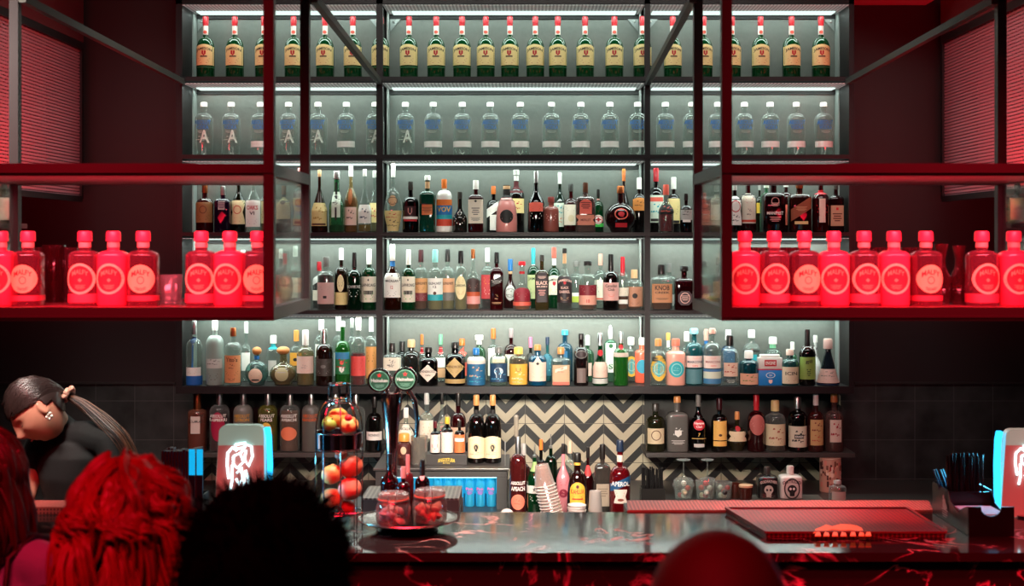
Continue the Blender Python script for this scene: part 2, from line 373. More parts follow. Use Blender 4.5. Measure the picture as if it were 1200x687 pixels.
rows = {}
rows[3] = [
 (240,215,20.5,'whi','dred .5','damber .62','copper .82','R 237 261 .93 #8C6A3E|@ring 246 9 .4 brown|@lines 255 6 .6 brown','dark bourbon bottle with antique gold label','whiskey_bottle'),
 (261.3,218,19,'sq','purple .4','purple .5','silver .82','R 236 246 .4 lgrey|@lines 241 7 .5 purple','violet glass decanter with silver stopper','liqueur_bottle'),
 (279.7,203,17.5,'slope','olive .15','straw .35','lgrey .88','B 235 263 .92 cream|@ring 246 10 .5 red|@lines 257 7 .6 tan','pale straw bottle with ornate cream label','vermouth_bottle'),
 (297,200,18,'slope','clear','','white .88','R 235 266 .93 white|OAKS 243.5 5 .7 red|VI 250 4 .3 dk|@lines 260 6 .6 lgrey','clear bottle with white label and red lettering','spirit_bottle'),
 (312,212,15,'whi','clear','straw .5','white .86','R 236 262 .9 cream|@lines 250 12 .6 red','clear bottle with cream label half behind red post','spirit_bottle'),
 (332.6,218,17,'whi','dgrey .5','dred .6','copper .83','R 231 257 .94 cream|@disc 237 6 .35 brown|@lines 248 9 .7 brown','dark bottle with cream label behind left glass pane','whiskey_bottle'),
 (351.7,197,17,'whi','olive .25','','pink .90','B 232 264 .94 cream|@ring 238 9 .5 red|@lines 248 10 .7 red|@sq 261 3 .6 dk','greenish glass bottle with cream and red label','spirit_bottle'),
 (374.4,199,19,'tri','brown .5','blackl .60','tan .90','R 238 265 .93 straw|@wave 251 20 .7 gold|@sq 263 2 .8 brown','dark wine shaped bottle with gold illustrated label','wine_bottle'),
 (394.6,200.6,18,'jug','lgreen .15','straw .12','silver .88 1.25','R 214 258 .12 dk|@wave 235 12 .5 black;R 225 255 .55 wgreen','pale green tinted square bottle with silver cap','liqueur_bottle'),
 (411.3,193.4,16,'slope','straw .2','orange .52','white .84 1.3','R 243 264 .85 lpink|@wave 252 14 .6 brown;O 221 240 .3 amber','tapered bottle of golden liqueur with tall white cap','liqueur_bottle'),
 (427.5,198.4,16,'tri','clear','yellow .12','white .9 1.5','R 240 262 .9 white|@wave 251 16 .7 navy','long necked clear bottle with white cap and sketched label','spirit_bottle'),
 (438.8,200,16,'tri','clear','straw .3','white .9 1.4','R 238 261 .9 straw|@wave 250 14 .6 red','long necked clear bottle half behind left divider','spirit_bottle','b'),
 (460.7,190.5,20,'rnd','clear','','white .80 1.15','O 229 242 .45 tan|@ring 235.5 9 .6 brown|@lines 235.5 5 .5 brown;W 247 271 1 straw|@wave 253 7 .9 red|@wave 262 10 .8 brown','clear balloon shouldered bottle with white neck and gold label','spirit_bottle'),
 (481.2,212.7,19,'whi','black .6','blackl .55','dgrey .84','R 242 253 .7 maroon|@shield 248 8 .25 pink;R 254 257 .9 white|@sq 258.5 2 .8 red','squat black bottle with pink and white striped label','port_bottle'),
 (500.9,205.7,18.5,'sq','#1E7A5E .45','teal .60','white .93 1.3','R 240 252 .65 copper|@lines 246 6 .6 brown;W 213 221 1 tan','square teal bottle with copper label and white crown cap','gin_bottle'),
 (520.6,210,18,'abs','solid white','','orange .84 1.1','W 234 241 1 orange;W 241 252 1 blue|VOV 245.5 6 .85 yellow;W 252 257 1 teal;W 257 265 1 #D2452E|@lines 261 5 .8 navy;W 265 272 1 white','white bottle banded orange, blue and red with yellow lettering','liqueur_bottle'),
 (538.9,225,17,'lamp','dgrey .7','blackl .5','dgrey .85','R 250 262 .02 white|@ring 250 5 .25 white|@lines 258 9 .7 lgrey','small dark grey bell bottle with white script','liqueur_bottle'),
 (557.6,211.3,18,'sq','dred .5','maroon .62','white .84 1.3','R 234 262 .95 paper|@dia 236 3 .2 dk|@lines 248 9 .5 grey|@lines 257 4 .6 grey','dark red rectangular bottle with large cream label','liqueur_bottle'),
 (578.3,218,16,'whi','black .5','dred .6','orange .84 1.2','T 240 250 .95 white|@lines 246 5 .7 red;R 252 270 .5 white','dark bottle with orange cap and slanted white wrapper','liqueur_bottle','b'),
 (593.7,217,25,'bulb','solid #D98B84','','tan .93 1','W 217 235 1 black;O 246 262 .62 black|@lines 254 6 .7 pink','pink bulbous bottle with black oval label and dark neck','liqueur_bottle'),
 (605,199,19,'whi','dk .6','blackl .6','white .93 1.2','W 206 212 1 white;W 213 226 1 dred;R 233 250 .95 straw|@wave 241 12 .8 red','dark bottle with yellow label behind pink bulbous bottle','liqueur_bottle','b'),
 (628.2,200.7,19.5,'slope','black .6','blackl .55','silver .82','S 237 248 .8 coral|@lines 243 5 .7 dk;R 250 260 .02 lgrey|@lines 252 10 .7 lgrey','black slender bottle with silver neck and coral arch label','cream_liqueur_bottle'),
 (645.8,230.7,18.5,'apo','solid #8B4B42','','#7A2F2A .86 1.2','R 250 264 .02 pink|@lines 255 8 .6 pink','short matte rust brown bottle','liqueur_bottle'),
 (656,202,15,'slope','dgreen .7','blackl .6','white .82 1.2','R 238 266 .9 wgreen|@wave 246 12 .8 teal|@wave 258 8 .7 orange','dark green tapered bottle with white neck band','liqueur_bottle','b'),
 (669,215.7,17,'whi','dred .4','maroon .6','dgrey .86','R 240 264 .93 paper|@lines 245 5 .7 dk|@disc 256 8 .4 #D9CBA8','dark red bottle with plain cream label behind bow label bottle','liqueur_bottle','b'),
 (686,214,23,'sq','#A88B84 .35','maroon .45','brown .82 .95','A 234 251 .6 coral|@lines 241 8 .5 dred;B 252 264 .98 #C8775F|MERLET 258 2.6 .5 dred','wide clear bottle with coral arch and bow labels','liqueur_bottle'),
 (701,222,12.5,'tall','green .6','dgreen .6','dk .84 1.1','O 252 263 .85 white|@ring 257.5 9 .8 red|@sq 257.5 5 .16 red|@sq 257.5 1.6 .5 red;W 262 266 1 bgreen;W 233 235 1 pink','slim green bottle with round red cross label','liqueur_bottle','b'),
 (727.2,218,37,'rnd','#3A1518 .5','blackl .52','copper .86 1.1','R 240 262 .02 coral|@ring 251 13 .42 coral|@disc 251 6 .2 red|@sq 264 5 .36 red','large round dark flask with copper cap and circular emblem','brandy_bottle'),
 (731,198,17,'tri','maroon .4','maroon .5','orange .82 1.2','R 214 222 .02 tan|@lines 216 6 .4 tan','conical bottle with orange cap behind large round flask','liqueur_bottle','b'),
 (749,208,15.5,'whi','dk .6','blackl .62','white .8 1.3','S 232 247 .95 #D9893F|@wave 239 8 .8 brown','dark bottle with white cap and orange label beside divider','whiskey_bottle'),
 (768.8,197,18.5,'whi','dk .5','blackl .65','red .80 1.15','W 199 207 1 white|@lines 203 6 .8 red;R 229 261 .96 wgreen|@sq 234 5 .8 coral|@wave 245 14 .8 teal|@sq 258 3 .7 dk','dark bottle with red cap and large green landscape label','amaro_bottle','b'),
 (780.5,216.4,18,'jug','clear .1','red .42','coral .80 1.1','R 240 251 .95 black|@wave 245.5 9 .8 coral','clear bottle of red liqueur with black floral label','liqueur_bottle'),
 (789.4,207.8,15,'whi','dk .5','damber .6','white .8 1.4','R 233 262 .95 straw|@lines 247 10 .6 brown|@sq 260 3 .8 dk','brown bottle with white cap and tall cream label','rum_bottle','b'),
 (804,227,14.5,'whi','black .6','blackl .6','dk .84','R 246 258 .93 lgrey|@wave 250 7 .7 dk|@sq 259 3 .6 white','small black bottle with pale label','beer_bottle'),
 (825,226,13.5,'apo','pink .35','pink .5','coral .84','O 232 244 .8 coral;R 247 260 .95 coral|@lines 254 9 .7 red','pink bottle with coral labels behind right pane','liqueur_bottle'),
 (839.7,216,15,'apo','clear','straw .4','lgrey .86','R 228 258 .94 paper|@ring 236 8 .5 tan|@lines 248 9 .6 tan','clear bottle with cream label behind right pane','spirit_bottle'),
 (861,214,16,'whi','dk .3','','lgrey .86','B 230 264 .95 white|@ring 242 14 .7 red|@wave 256 10 .7 dk','ornate white labelled bottle beside right red post','liqueur_bottle'),
 (876.5,208,20,'whi','dred .4','dred .68','lgrey .9','R 227 262 .78 paper|@lines 235 7 .5 red|@wave 249 10 .3 brown|@sq 259 2.6 .8 #D2452E','dark red bottle with tall cream and orange label','vermouth_bottle'),
 (890,214,10,'tall','olive .4','','lgrey .86','R 238 250 .9 yellow','slim bottle with yellow label behind dark red square bottle','liqueur_bottle','b'),
 (898,206,15,'whi','lgreen .3','','wgreen .80 1.4','','pale green bottle behind dark maroon square bottle','spirit_bottle','b'),
 (906.4,208,26,'sq','maroon .5','maroon .66','dk .86','R 230 243 .02 lgrey|@ring 236 9 .35 pink|@lines 240 4 .4 lpink;R 248 252 .02 lgrey|MANIFEST 250 3.6 .72 white|@lines 257 6 .5 pink','dark maroon square bottle with white lettering','digestif_bottle'),
 (921,205,16,'whi','dred .4','dred .6','white .8 1.3','R 240 264 .9 coral|@lines 252 12 .6 red','bottle with red label peeping behind square maroon bottle','liqueur_bottle','b'),
 (936.8,210,26,'sq','#5A2418 .4','#5A2418 .7','copper .84','T 238 252 .9 #8B4F32|@lines 245 5 .5 tan;R 259.5 263 .6 straw','whiskey decanter with diagonal brown label','whiskey_bottle'),
 (961.7,206,20,'whi','dred .5','dred .66','lgrey .85','R 233 261 .36 paper|@lines 247 14 .6 red;W 223 228 1 red','dark red bottle with narrow vertical cream label','liqueur_bottle'),
 (979.5,213,17.5,'sq','maroon .5','maroon .66','dgrey .86','R 241 265 .85 #B9A07E|@sq 245 3 .15 red|@lines 255 10 .6 brown','dark square bottle with tan label at right end','liqueur_bottle'),
]
LAPH = 'R 324 354 .97 paper|@dia 328 3 .12 dk|LAPHROAIG 334 3.6 .84 dk|@lines 347 8 .6 bgreen;R 340.5 345 .62 dgrey'
rows[4] = [
 (285,293,15,'whi','clear','','white .86 1.2','R 330 352 .9 paper','clear bottle with white cap behind red lit gin','whisky_bottle','b'),
 (329,291.6,13,'whi','dred .4','dred .6','white .85 1.2','R 322 350 .92 red|@lines 336 10 .6 white','red labelled bottle with white cap behind left pane','whisky_bottle'),
 (346,288.5,15,'whi','clear','amber .6','white .84 1.3','R 325 350 .9 paper|@lines 337 9 .6 dk','bottle with tall white cap behind left pane','whisky_bottle','b'),
 (356,296,14,'apo','clear','amber .3','lgrey .86','R 328 352 .9 lgrey','clear bottle with grey label at edge of left pane','whisky_bottle'),
 (374,306.7,15,'whi','clear','damber .62','red .82 1.2','T 322 330 .9 lgrey;R 340 352 .93 paper','small amber bottle with red cap and paper collar','whisky_bottle','b'),
 (382,301,20,'apo','clear .1','damber .66','grey .82 1.2','R 331 356 .97 #D3A9A3|@lines 337 5 .6 dred|@sq 348 3 .2 dk','amber whisky bottle with dusty pink label','whisky_bottle'),
 (400,291,16,'whi','#3A2416 .5','blackl .6','white .82 1.2','O 322 342 .5 cream|@lines 332 7 .4 dk;R 342.5 357 .95 straw|@lines 350 7 .6 tan;W 295 298 1 gold','brown bottle with oval cream label and gold neck','whisky_bottle'),
 (415.3,296,17,'whi','dgreen .7','blackl .6','dk .76 1.1','R 330 350 .02 lgrey|BOWMORE 336 3.5 .85 lgrey|@lines 344 8 .6 lgrey','near black green bottle with white printed lettering','whisky_bottle'),
 (432.5,292,17.5,'whi','green .6','dgreen .6','white .76 1.2',LAPH,'green whisky bottle with white label left of left divider','whisky_bottle'),
 (460,286.3,20,'slope','damber .4','damber .66','white .76 1.25','R 320 348.5 .96 white|@dia 323 2 .1 dk|MACALLAN 329 2.8 .72 dk|12 336.5 4 .14 red|@lines 344 6 .5 lgrey;R 306 312 .3 blue','amber whisky bottle with tall white cap and white label','whisky_bottle'),
 (478.7,292.5,16,'whi','green .6','dgreen .6','white .76 1.2',LAPH,'green whisky bottle with white label right of left divider','whisky_bottle'),
 (493.3,292.5,18,'whi','clear','amber .35','maroon .8 1.2','R 326 343 .97 #D9A06A|GLENLIVET 332 2.8 .8 maroon|@lines 338 4 .5 brown;R 343 352.5 .97 #7A3038|@lines 347.5 4 .6 lpink','clear whisky bottle with tan and maroon label','whisky_bottle'),
 (510,292.5,18,'whi','clear','straw .35','lteal .8 1.25','R 326 345 .97 white|GLENLIVET 332 2.8 .8 dk|12 336 3 .2 dk|@disc 343.5 4 .2 brown;R 345 352 .97 teal|@lines 348 3 .6 lteal','clear whisky bottle with white and teal label','whisky_bottle'),
 (524.5,292,17,'whi','clear','straw .35','dk .8 1.2','R 326 342.5 .97 #DFA57E|GLENLIVET 332 2.8 .8 maroon;R 342.5 352 .97 grey|@lines 347 3 .6 lgrey','clear whisky bottle with peach and grey label','whisky_bottle'),
 (540,294,14.5,'apo','clear','straw .4','black .8 1.2','O 323 351 .85 cream|@lines 329 5 .5 brown|CARDHU 334.5 2.8 .9 dk|@lines 343 4 .5 gold;W 300 306 1 white','clear whisky bottle with oval cream label','whisky_bottle'),
 (554.4,292,17,'slope','clear','orange .25','copper .86 1.1','A 326 342 .96 #3E2A28|@lines 335 5 .6 pink;R 342 347 .96 #C2532F;R 347 356 .96 pink|@lines 351 3 .6 lpink','clear sloped bottle with brown and pink label','whisky_bottle'),
 (571.3,290.7,15,'whi','clear .1','dred .3','white .78 1.25','R 322 350 .96 #C23A3F|@lines 329 8 .5 yellow|@lines 341 8 .5 lpink','clear bottle with tall red label and white cap','whisky_bottle','b'),
 (582,295.7,15.5,'sq','dred .5','dred .76','black .82 1.2','T 326 333 .98 dk|@lines 330 4 .7 lgrey;R 343 356 .02 tan|@wave 348 8 .3 tan|@lines 355 2 .7 tan','square deep red bottle with slanted black label','whisky_bottle'),
 (598,303.7,16,'lamp','dred .3','dred .6','blue .78 1.2','O 334 352 .7 lgrey|@ring 343 11 .7 grey|@wave 343 10 .6 grey;W 318 321 1 tan','dark red bottle with blue cap and silver medallion label','whisky_bottle','b'),
 (611.7,306.4,21,'lamp','clear .1','orange .36','red .93 1.4','A 337 353 .88 #8C1B2B|@lines 345 6 .6 pink;W 353.5 358 1 coral;W 318 321 1 red','bulb shaped amber bottle with crimson arch label','bourbon_bottle'),
 (625,290.7,14,'whi','green .5','dgreen .5','teal .74 1.15','R 322 350 .96 #B8C08A|JAMES 327 4 .8 dgreen|@lines 340 8 .6 green;W 304 311 1 white','green bottle with tall teal cap','whiskey_bottle','b'),
 (635,298.7,16,'sq','#8A7A4C .3','dk .6','dgrey .9 1.15','A 316.5 354 .85 #2B1D22|@lines 325 3 .6 lpink|BLACK 331.5 4.4 .8 lpink|BUSH 335.8 1.8 .7 lpink|@lines 343 7 .5 pink','square bottle with tall near black arched label','whiskey_bottle'),
 (649.3,290,16,'jam','green .6','dgreen .6','coral .84 1.15','W 303 311 1 white;S 322.5 345.5 .96 paper|^JAMESON 328 3.4 .82 dk|@shield 332.5 5 .22 red|@lines 340 5 .5 yellow','green whiskey bottle with cream label on fourth shelf','whiskey_bottle','b'),
 (661.6,291,17.5,'slope','clear','dk .3','dk .93 1.25','R 324 354.5 .97 #2D2024|^JAMESON 328.5 3.6 .86 lpink|@shield 331.5 3.6 .18 red|BLACK 337 3 .5 lpink|BARREL 341.8 3.2 .66 lpink|@lines 350 4 .5 tan;R 294 309 .6 tan','clear sloped whiskey bottle with black label','whiskey_bottle'),
 (675.3,306,17,'apo','clear','','grey .9 1.2','R 343 347 .9 white;R 347 354 .9 #B7C94A','clear bottle with lime green band label','tequila_bottle','b'),
 (688.7,306,21,'apo','clear','amber .48','dk .92 1.3','R 334 346 .97 #7E1726|@lines 339 6 .7 lpink;R 346 357 .97 #E0A08C|@lines 349.5 2 .7 red|10 352.5 4 .18 red','clear whiskey bottle with crimson over pink label','bourbon_bottle'),
 (703.7,297.5,15,'whi','clear','','#E9AC9A .80 1.2','R 328 352 .92 paper|@lines 338 9 .6 dk|@sq 350 2 .8 coral','clear bottle with tall pink capsule','whisky_bottle','b'),
 (715.8,298,18.5,'whi','dk .5','blackl .6','black .7 1.15','R 331 352 .97 #DCA59C|Canadian 334.8 3.4 .7 dgrey|Club 339 3.4 .4 dgrey|@lines 346 3 .4 coral;W 313 316 1 coral','black bottle with pink script label','whisky_bottle'),
 (729.7,301,14,'whi','clear','amber .3','red .66 1.25','R 337 347 .94 paper|@lines 341 5 .7 dk;R 351 356 .8 white','clear bottle dipped in dripping red wax','bourbon_bottle'),
 (743.3,316,20,'apo','clear .1','amber .5','tan .80 1.1','R 336 359 .95 #BE8468|@disc 346.5 6 .3 dk|@lines 340 2.4 .7 dk|@lines 355 3 .5 dred','squat bottle with brown label and wooden stopper','bourbon_bottle'),
 (775,310,25,'sq','clear .1','amber .5','dk .80 1.2','R 332.5 354.5 .93 #CE8E62|KNOB 337 6 .66 dk|CREEK 342.6 2.4 .66 dk|@lines 350 2 .6 brown','wide square bourbon bottle with orange brown label','bourbon_bottle'),
 (784,309,19,'sq','clear','','grey .82 1.2','R 345 358 .9 lgrey','clear square bottle behind orange brown label bottle','bourbon_bottle','b'),
 (801.7,311.7,23,'sq','dred .3','dred .6','dk .90 1.45','H 341 357.5 .7 #4B3B42|@ring 349 13 .5 lpink|@lines 349 6 .4 lpink','square dark red bottle with hexagonal emblem','whiskey_bottle'),
 (825,306,20,'sq','clear','','dgrey .88 1.3','R 344 352 .5 straw','clear square bottle behind right pane','whiskey_bottle'),
 (841,302,14,'whi','#7A4A3A .4','damber .6','dk .86','R 330 350 .9 tan','brown bottle beside right red post behind pane','whiskey_bottle'),
]
rows[5] = [
 (227.7,376,18.5,'tall','clear','','silver .80 1.2','O 394.5 402.5 .34 navy;R 400 430 .02 blue|@sq 415 30 .1 blue;R 430 440 .92 white|@lines 435 5 .5 gold;W 440 452 1 #1D5DA8','clear tall bottle with blue base and white label','vodka_bottle'),
 (251.9,370,20.5,'tall','frost #B9CBC2','','white .80 1.2','R 420 431 .9 #C9C9C2|@wave 424 8 .8 grey;R 436 447 .02 grey|@lines 441 8 .5 grey;W 377 386 1 blue','tall frosted bottle with bird drawing','vodka_bottle'),
 (273.3,384,19.5,'smirn','clear','','copper .86 1.15','R 416 448 .93 #DC9060|Tito\'s 421 5 .66 brown|@wave 429 7 .4 maroon|@lines 437 5 .7 brown|@lines 444 3 .4 brown','clear bottle with large orange label and copper cap','vodka_bottle'),
 (288.5,377,18,'rnd','clear','','white .82 1.25','R 413 434 .6 white','clear round shouldered bottle with white neck','vodka_bottle','b'),
 (301,406.5,27.5,'rnd','#A9D8D2 .2','#7FC7C0 .12','cork .80 1.9 ball','O 431 448 .58 #EED2B8|@lines 438 4 .6 brown|@sq 444.5 1.4 .3 dk;W 417 421 1 blue','squat round bottle with wooden ball stopper and blue neck','tequila_bottle'),
 (320.3,393,15.5,'apo','clear','','white .84 1.4','W 401 409 1 teal;R 422 440 .6 lgrey','clear bottle with white cap and teal neck','tequila_bottle','b'),
 (332,406,31,'pat','#D9D2AC .18','straw .5','cork .80 1.7 ball','R 424 436 .02 straw|@lines 432 9 .5 lgrey;O 430 446 .5 #B9B48A','squat clear flask of pale tequila with cork ball stopper','tequila_bottle'),
 (347.3,387,16,'whi','clear','straw .3','#F0A04E .80 1.3','R 413 428 .85 #E8A23C|@disc 421 4 .3 dk','clear bottle with orange label behind pink label bottle','tequila_bottle','b'),
 (358,387,20,'whi','#E3E0BE .15','straw .3','white .74 1.3','R 417 437 .96 #E6C9BC|@lines 421 3 .6 coral|@wave 429 5 .4 grey|@lines 434 2 .6 coral','clear bottle of pale tequila with pink cream label','tequila_bottle'),
 (376.7,374.7,16,'smirn','clear','','white .84 1.3','R 403 418 .8 white','clear bottle with white neck behind brown bottle','gin_bottle','b'),
 (380,385.7,19.5,'apo','#4A2218 .35','#4A2218 .62','silver .76 1.2','R 420 440 .93 #3B332F|@lines 424 3 .8 lgrey|@disc 429 4 .3 grey|@lines 435 4 .7 lgrey','brown spirit bottle with grey label beside green bottle','tequila_bottle'),
 (396.7,370,15,'whi','clear','','white .78 1.3','R 413 440 .6 lgrey','clear bottle with white neck behind green bottle','tequila_bottle','b'),
 (401.5,377,17.5,'whi','bgreen .45','green .5','white .93 1.1','R 412 438 .95 #2C7D4E|@sq 416.5 8 .9 #3A86B5|@disc 424.5 5 .25 coral|@wave 426 14 .8 red|@shield 433 7 .3 white','bright green bottle with colourful figure label','absinthe_bottle'),
 (412.5,373,14,'tall','clear','','lgrey .86 1.1','','slender clear bottle behind red labelled bottle','tequila_bottle','b'),
 (420,370,17.5,'whi','clear .1','red .46','white .80 1.2','R 417 440 .96 #DE4B47|@lines 427 14 .6 #B82A33','clear bottle with coral red label and red liquid','tequila_bottle'),
 (435,370,16,'whi','clear','straw .4','white .78 1.2','R 406 431 .9 #DF9A55|@lines 418 12 .5 brown;R 431 443 .9 #D99A5E','clear bottle with orange label left of divider','tequila_bottle'),
 (459.6,402,22,'sq','clear','','dk .80 1.15','R 418.5 433.5 .96 paper|@wave 425 10 .5 dk|@wave 427 8 .3 dk','short clear square bottle with cream label','gin_bottle'),
 (471.4,400,15,'apo','dk .5','blackl .6','dk .78 1.3','R 424 436 .8 dgrey','short black bottle behind tap medallions','gin_bottle','b'),
 (482,398,21,'apo','dgrey .6','blackl .7','tan .84 1.2','R 428 434 .02 red|@disc 431 4 .22 red','wide charcoal bottle with small red mark','gin_bottle','b'),
 (494.5,392,18,'rnd','clear','','orange .80 1.15','O 407 414.5 .45 red|@ring 411 6 .5 lpink;R 424 442 .8 white','clear bottle with orange cap and red seal','gin_bottle','b'),
 (502,406.7,22,'apo','black .7','blackl .6','dk .88 1.1','D 426.5 446.5 .98 #E0CDBE|HENDRICK\'S 434.6 2.8 .7 dk|GIN 439 2 .26 dk','black apothecary bottle with pale diamond label','gin_bottle'),
 (516.5,392,18,'rnd','clear','','lgreen .80 1.15','O 406.5 415 .45 red|@ring 411 6 .5 lpink;R 419 430 .8 white|@lines 425 4 .5 lgrey;R 431 442 .8 tan','clear bottle with pale green cap and red seal','gin_bottle','b'),
 (533.3,401,23.5,'apo','black .7','blackl .6','dk .88 1.1','D 418.5 441.5 .98 #B99A63|HENDRICK\'S 429 3 .7 brown|@lines 434 3 .4 brown;W 443.5 448.5 1 #A98B56','black apothecary bottle with gold diamond label and band','gin_bottle'),
 (541.5,397,15,'whi','clear','','orange .86 1.5','T 408 420 .9 coral;R 424 440 .8 coral','clear bottle with coral pattern and orange stopper','gin_bottle','b'),
 (558,408,21.5,'abs','#CFE0DA .2','','blue .84 1.1','W 418 426 1 #D8C7BC;R 426 451 .97 #1E5E86|@wave 436 17 .8 #C99C7C|@wave 444 10 .8 #2FA0B0','white and blue bottle with sea creature drawing','gin_bottle'),
 (561.5,392,15,'apo','lgreen .2','','white .80 1.6 T','','pale green glass bottle with wide white stopper','gin_bottle','b'),
 (578.2,385,14.5,'whi','clear','','orange .82 1.3','R 408 440 .85 white','tall clear bottle with orange and white capsule','gin_bottle','b'),
 (584.4,406.7,20.5,'abs','#BFD8CC .2','','grey .86 1.3','R 417.5 424.5 .7 #E3C7A8|@lines 421 2.6 .6 coral;R 425.5 447 .97 #153A5A|@skull 436 12 .5 #C7D6DA|@wave 440 15 .9 #4F8FB0','clear bottle with deep blue illustrated label','gin_bottle'),
 (599,385,16,'whi','dred .4','dred .62','#9A8C8C .84 1.2','W 391 394 1 pink;R 415 440 .85 paper','dark red bottle behind yellow labelled bottle','gin_bottle','b'),
 (607.5,407,21.5,'abs','#D8CFAE .2','dred .72','#E3B65A .84 1.5','R 426 450 .97 #E0A83E|@shield 433 5 .25 dk|@wave 440 12 .8 #EED9A5|@wave 445 8 .7 #7FA9A0','clear bottle with yellow cap and amber illustrated label','gin_bottle'),
 (621.8,395,16,'rnd','dgrey .5','blackl .6','#E77FA0 .78 1.3','R 414 430 .8 dgrey','dark bottle with pink and white cap','gin_bottle','b'),
 (630,404,21,'apo','#1D7FB0 .5','blue .6','cork .88 1.1','R 424 446 .93 #EBC9B6|@lines 436 3 .7 dk|@lines 441 2 .6 dk;D 417 434 .55 #EBC9B6|@dia 425.5 4 .2 dk','blue bottle with pale pink label and cork','gin_bottle'),
 (641.5,395,16,'rnd','#4BAFB4 .45','','navy .84 1.2','R 415 440 .8 #2D6E80|@lines 428 14 .5 lteal','light blue bottle with dark cap','gin_bottle','b'),
 (657.3,407,23,'sq','#CFE0DA .15','','cork .84 1.2','R 427 450 .85 #B89A78|@wave 433 8 .5 coral|@sq 448.5 3.6 .8 coral;T 430 434 .6 #EEDCC8','clear square bottle with tan and coral label','gin_bottle'),
 (662,387,18,'smirn','#2C7FA6 .5','blue .6','#3FA7C9 .92 1.4','R 411 440 .3 #2B6F9A','tall blue glass bottle with flared cap','gin_bottle','b'),
 (681,390.7,17,'apo','#2A1B1C .6','maroon .6','dk .9 1.1','O 410 420 .8 #2E1D20|@ring 415 9 .8 grey;R 431 448 .6 #6B5A56','near black embossed bottle','gin_bottle'),
 (688.5,393,15,'whi','lgreen .25','','white .8 1.3','W 394 398 1 blue;R 425 440 .6 lpink','pale green bottle behind near black bottle','gin_bottle','b'),
 (703.4,390,18,'lamp','green .6','dgreen .6','silver .84 1.15','R 410 418 .02 red|@disc 413.5 7.5 .34 red;W 394 405 1 silver;R 424 442 .95 #DDB9A8|@lines 430 3 .6 coral|@lines 435 3 .6 dk;W 443 449 1 lgrey','green bottle with red seal and pink cream label','gin_bottle'),
 (715.4,382,16,'smirn','lgreen .4','green .3','white .72 1.1 ball','R 402 430 .75 wgreen|@disc 405 5 .3 green|S 429 6 .3 green;W 430 436 1 white','green glass bottle with white lantern shaped cap','gin_bottle','b'),
 (727.6,388.7,17.5,'whi','#3AA03A .5','#3A9A3A .62','silver .80 1.1','O 403.5 409.5 .3 red;W 413 418 1 #C9B4A8','bright green fluted bottle with silver band','gin_bottle'),
 (739.5,395,16,'malfy','clear','','white .84 1.3','O 417 441 .95 #E7B93A;O 420 438 .75 #25A5AE|@ring 429 11 .55 lteal;W 399 405 1 lteal','clear gin bottle with teal disc in yellow ring','gin_bottle','b'),
 (752,396,16,'malfy','solid #E6654A','','white .86','O 421 437 .8 #2A8FA8','orange red bottle half behind right divider','gin_bottle','b'),
 (771.4,397,18.5,'malfy','clear','','cork .86 1.1','W 402.5 405 1 teal;O 416 446 .97 #E2B13A;O 422 441 .82 #22A7B2|@ring 431.5 14 .62 lteal|@wave 431.5 5 .4 lteal;R 418 423 .8 dgrey','clear gin bottle with cork and yellow ringed teal disc','gin_bottle'),
 (783,390,13,'whi','clear','','#E7B05A .86 1.3','W 399 407 1 white;R 425 440 .6 white','clear bottle with yellow cap behind teal disc gins','gin_bottle','b'),
 (791.8,397,22.5,'malfy','solid #EDA793','','#E2725B .86 1.1','W 403 406 1 teal;O 422.5 441.5 .78 #22A7B2|@ring 432 14 .55 lteal|@wave 432 5 .4 lteal','pink gin bottle with teal disc','gin_bottle'),
 (804.6,388.7,15,'whi','clear','','white .82 1.4','R 425 440 .7 white','clear bottle with white cap behind pink bottle','gin_bottle','b'),
 (813.3,385,20.5,'smirn','#3FA0A8 .45','#2E6E78 .5','#7FC4D2 .92 1.5','R 416.5 430 .98 #E8CDC4|@lines 419 2 .3 coral|MARCONI 423.5 2.8 .8 navy|GIN 428 1.8 .3 coral;W 432 449 1 #4E7C84','teal swing top bottle with white label','gin_bottle'),
 (827.5,386,14,'whi','#3A8FBF .4','','#E8A896 .8 1.3','W 397 403 1 blue','bottle with blue neck between the swing top bottles','gin_bottle','b'),
 (834.6,385,20.5,'smirn','#D5E0DC .2','','#C98F80 .92 1.2','R 416.5 431 .98 #E8CDC4|@lines 419 2 .3 coral|MARCONI 423.5 2.8 .8 #9A4A48|GIN 428 1.8 .3 coral;W 432 435 1 #3B6C9A;W 435 443 1 #C9CDB8;W 443 449 1 #3F77A0','clear swing top bottle with white label and blue stripes','gin_bottle'),
 (853.5,386.6,17,'whi','#3A6FA0 .35','','white .82 1.4','R 408 440 .8 #2F5F8A','blue bottle with white cap behind patterned label','gin_bottle','b'),
 (855.4,393,20,'apo','clear','','dk .80 1.2','R 424.5 440.5 .8 #D9B49E|@wave 432 13 .8 #B0483E;R 442 447 .02 lgrey|@lines 446 4 .5 lgrey','clear bottle with black cap and patterned pink label','gin_bottle'),
 (877.3,411,22.5,'apo','#1C6F80 .5','teal .6','white .80 1.3','R 437 450 .92 #D79C80|@wave 443 10 .8 #6E7A3E','short teal bottle with pink botanical label','gin_bottle'),
 (880.7,386.6,19.5,'apo','clear','','white .86 1.2','W 410.5 412 1 dk;R 415 428 .5 teal','tall clear bottle with white stopper','gin_bottle','b'),
 (905.6,395,20.5,'apo','#CFE0D6 .15','','white .86 1.3','W 401 408 1 lgreen','clear bottle with mint neck behind blue tin','gin_bottle','b'),
 (925.7,409.4,20,'apo','#4F9A94 .4','','#EBCDBF .86 1.25','R 429.5 449 .95 #D9C3A4|ICIN 437 4 .66 dgrey|@lines 444 4 .6 dgrey','short teal bottle with cream label','gin_bottle'),
 (928.5,400.7,12,'whi','lgreen .2','','white .82 1.4','','pale green bottle behind cream labelled short bottle','gin_bottle','b'),
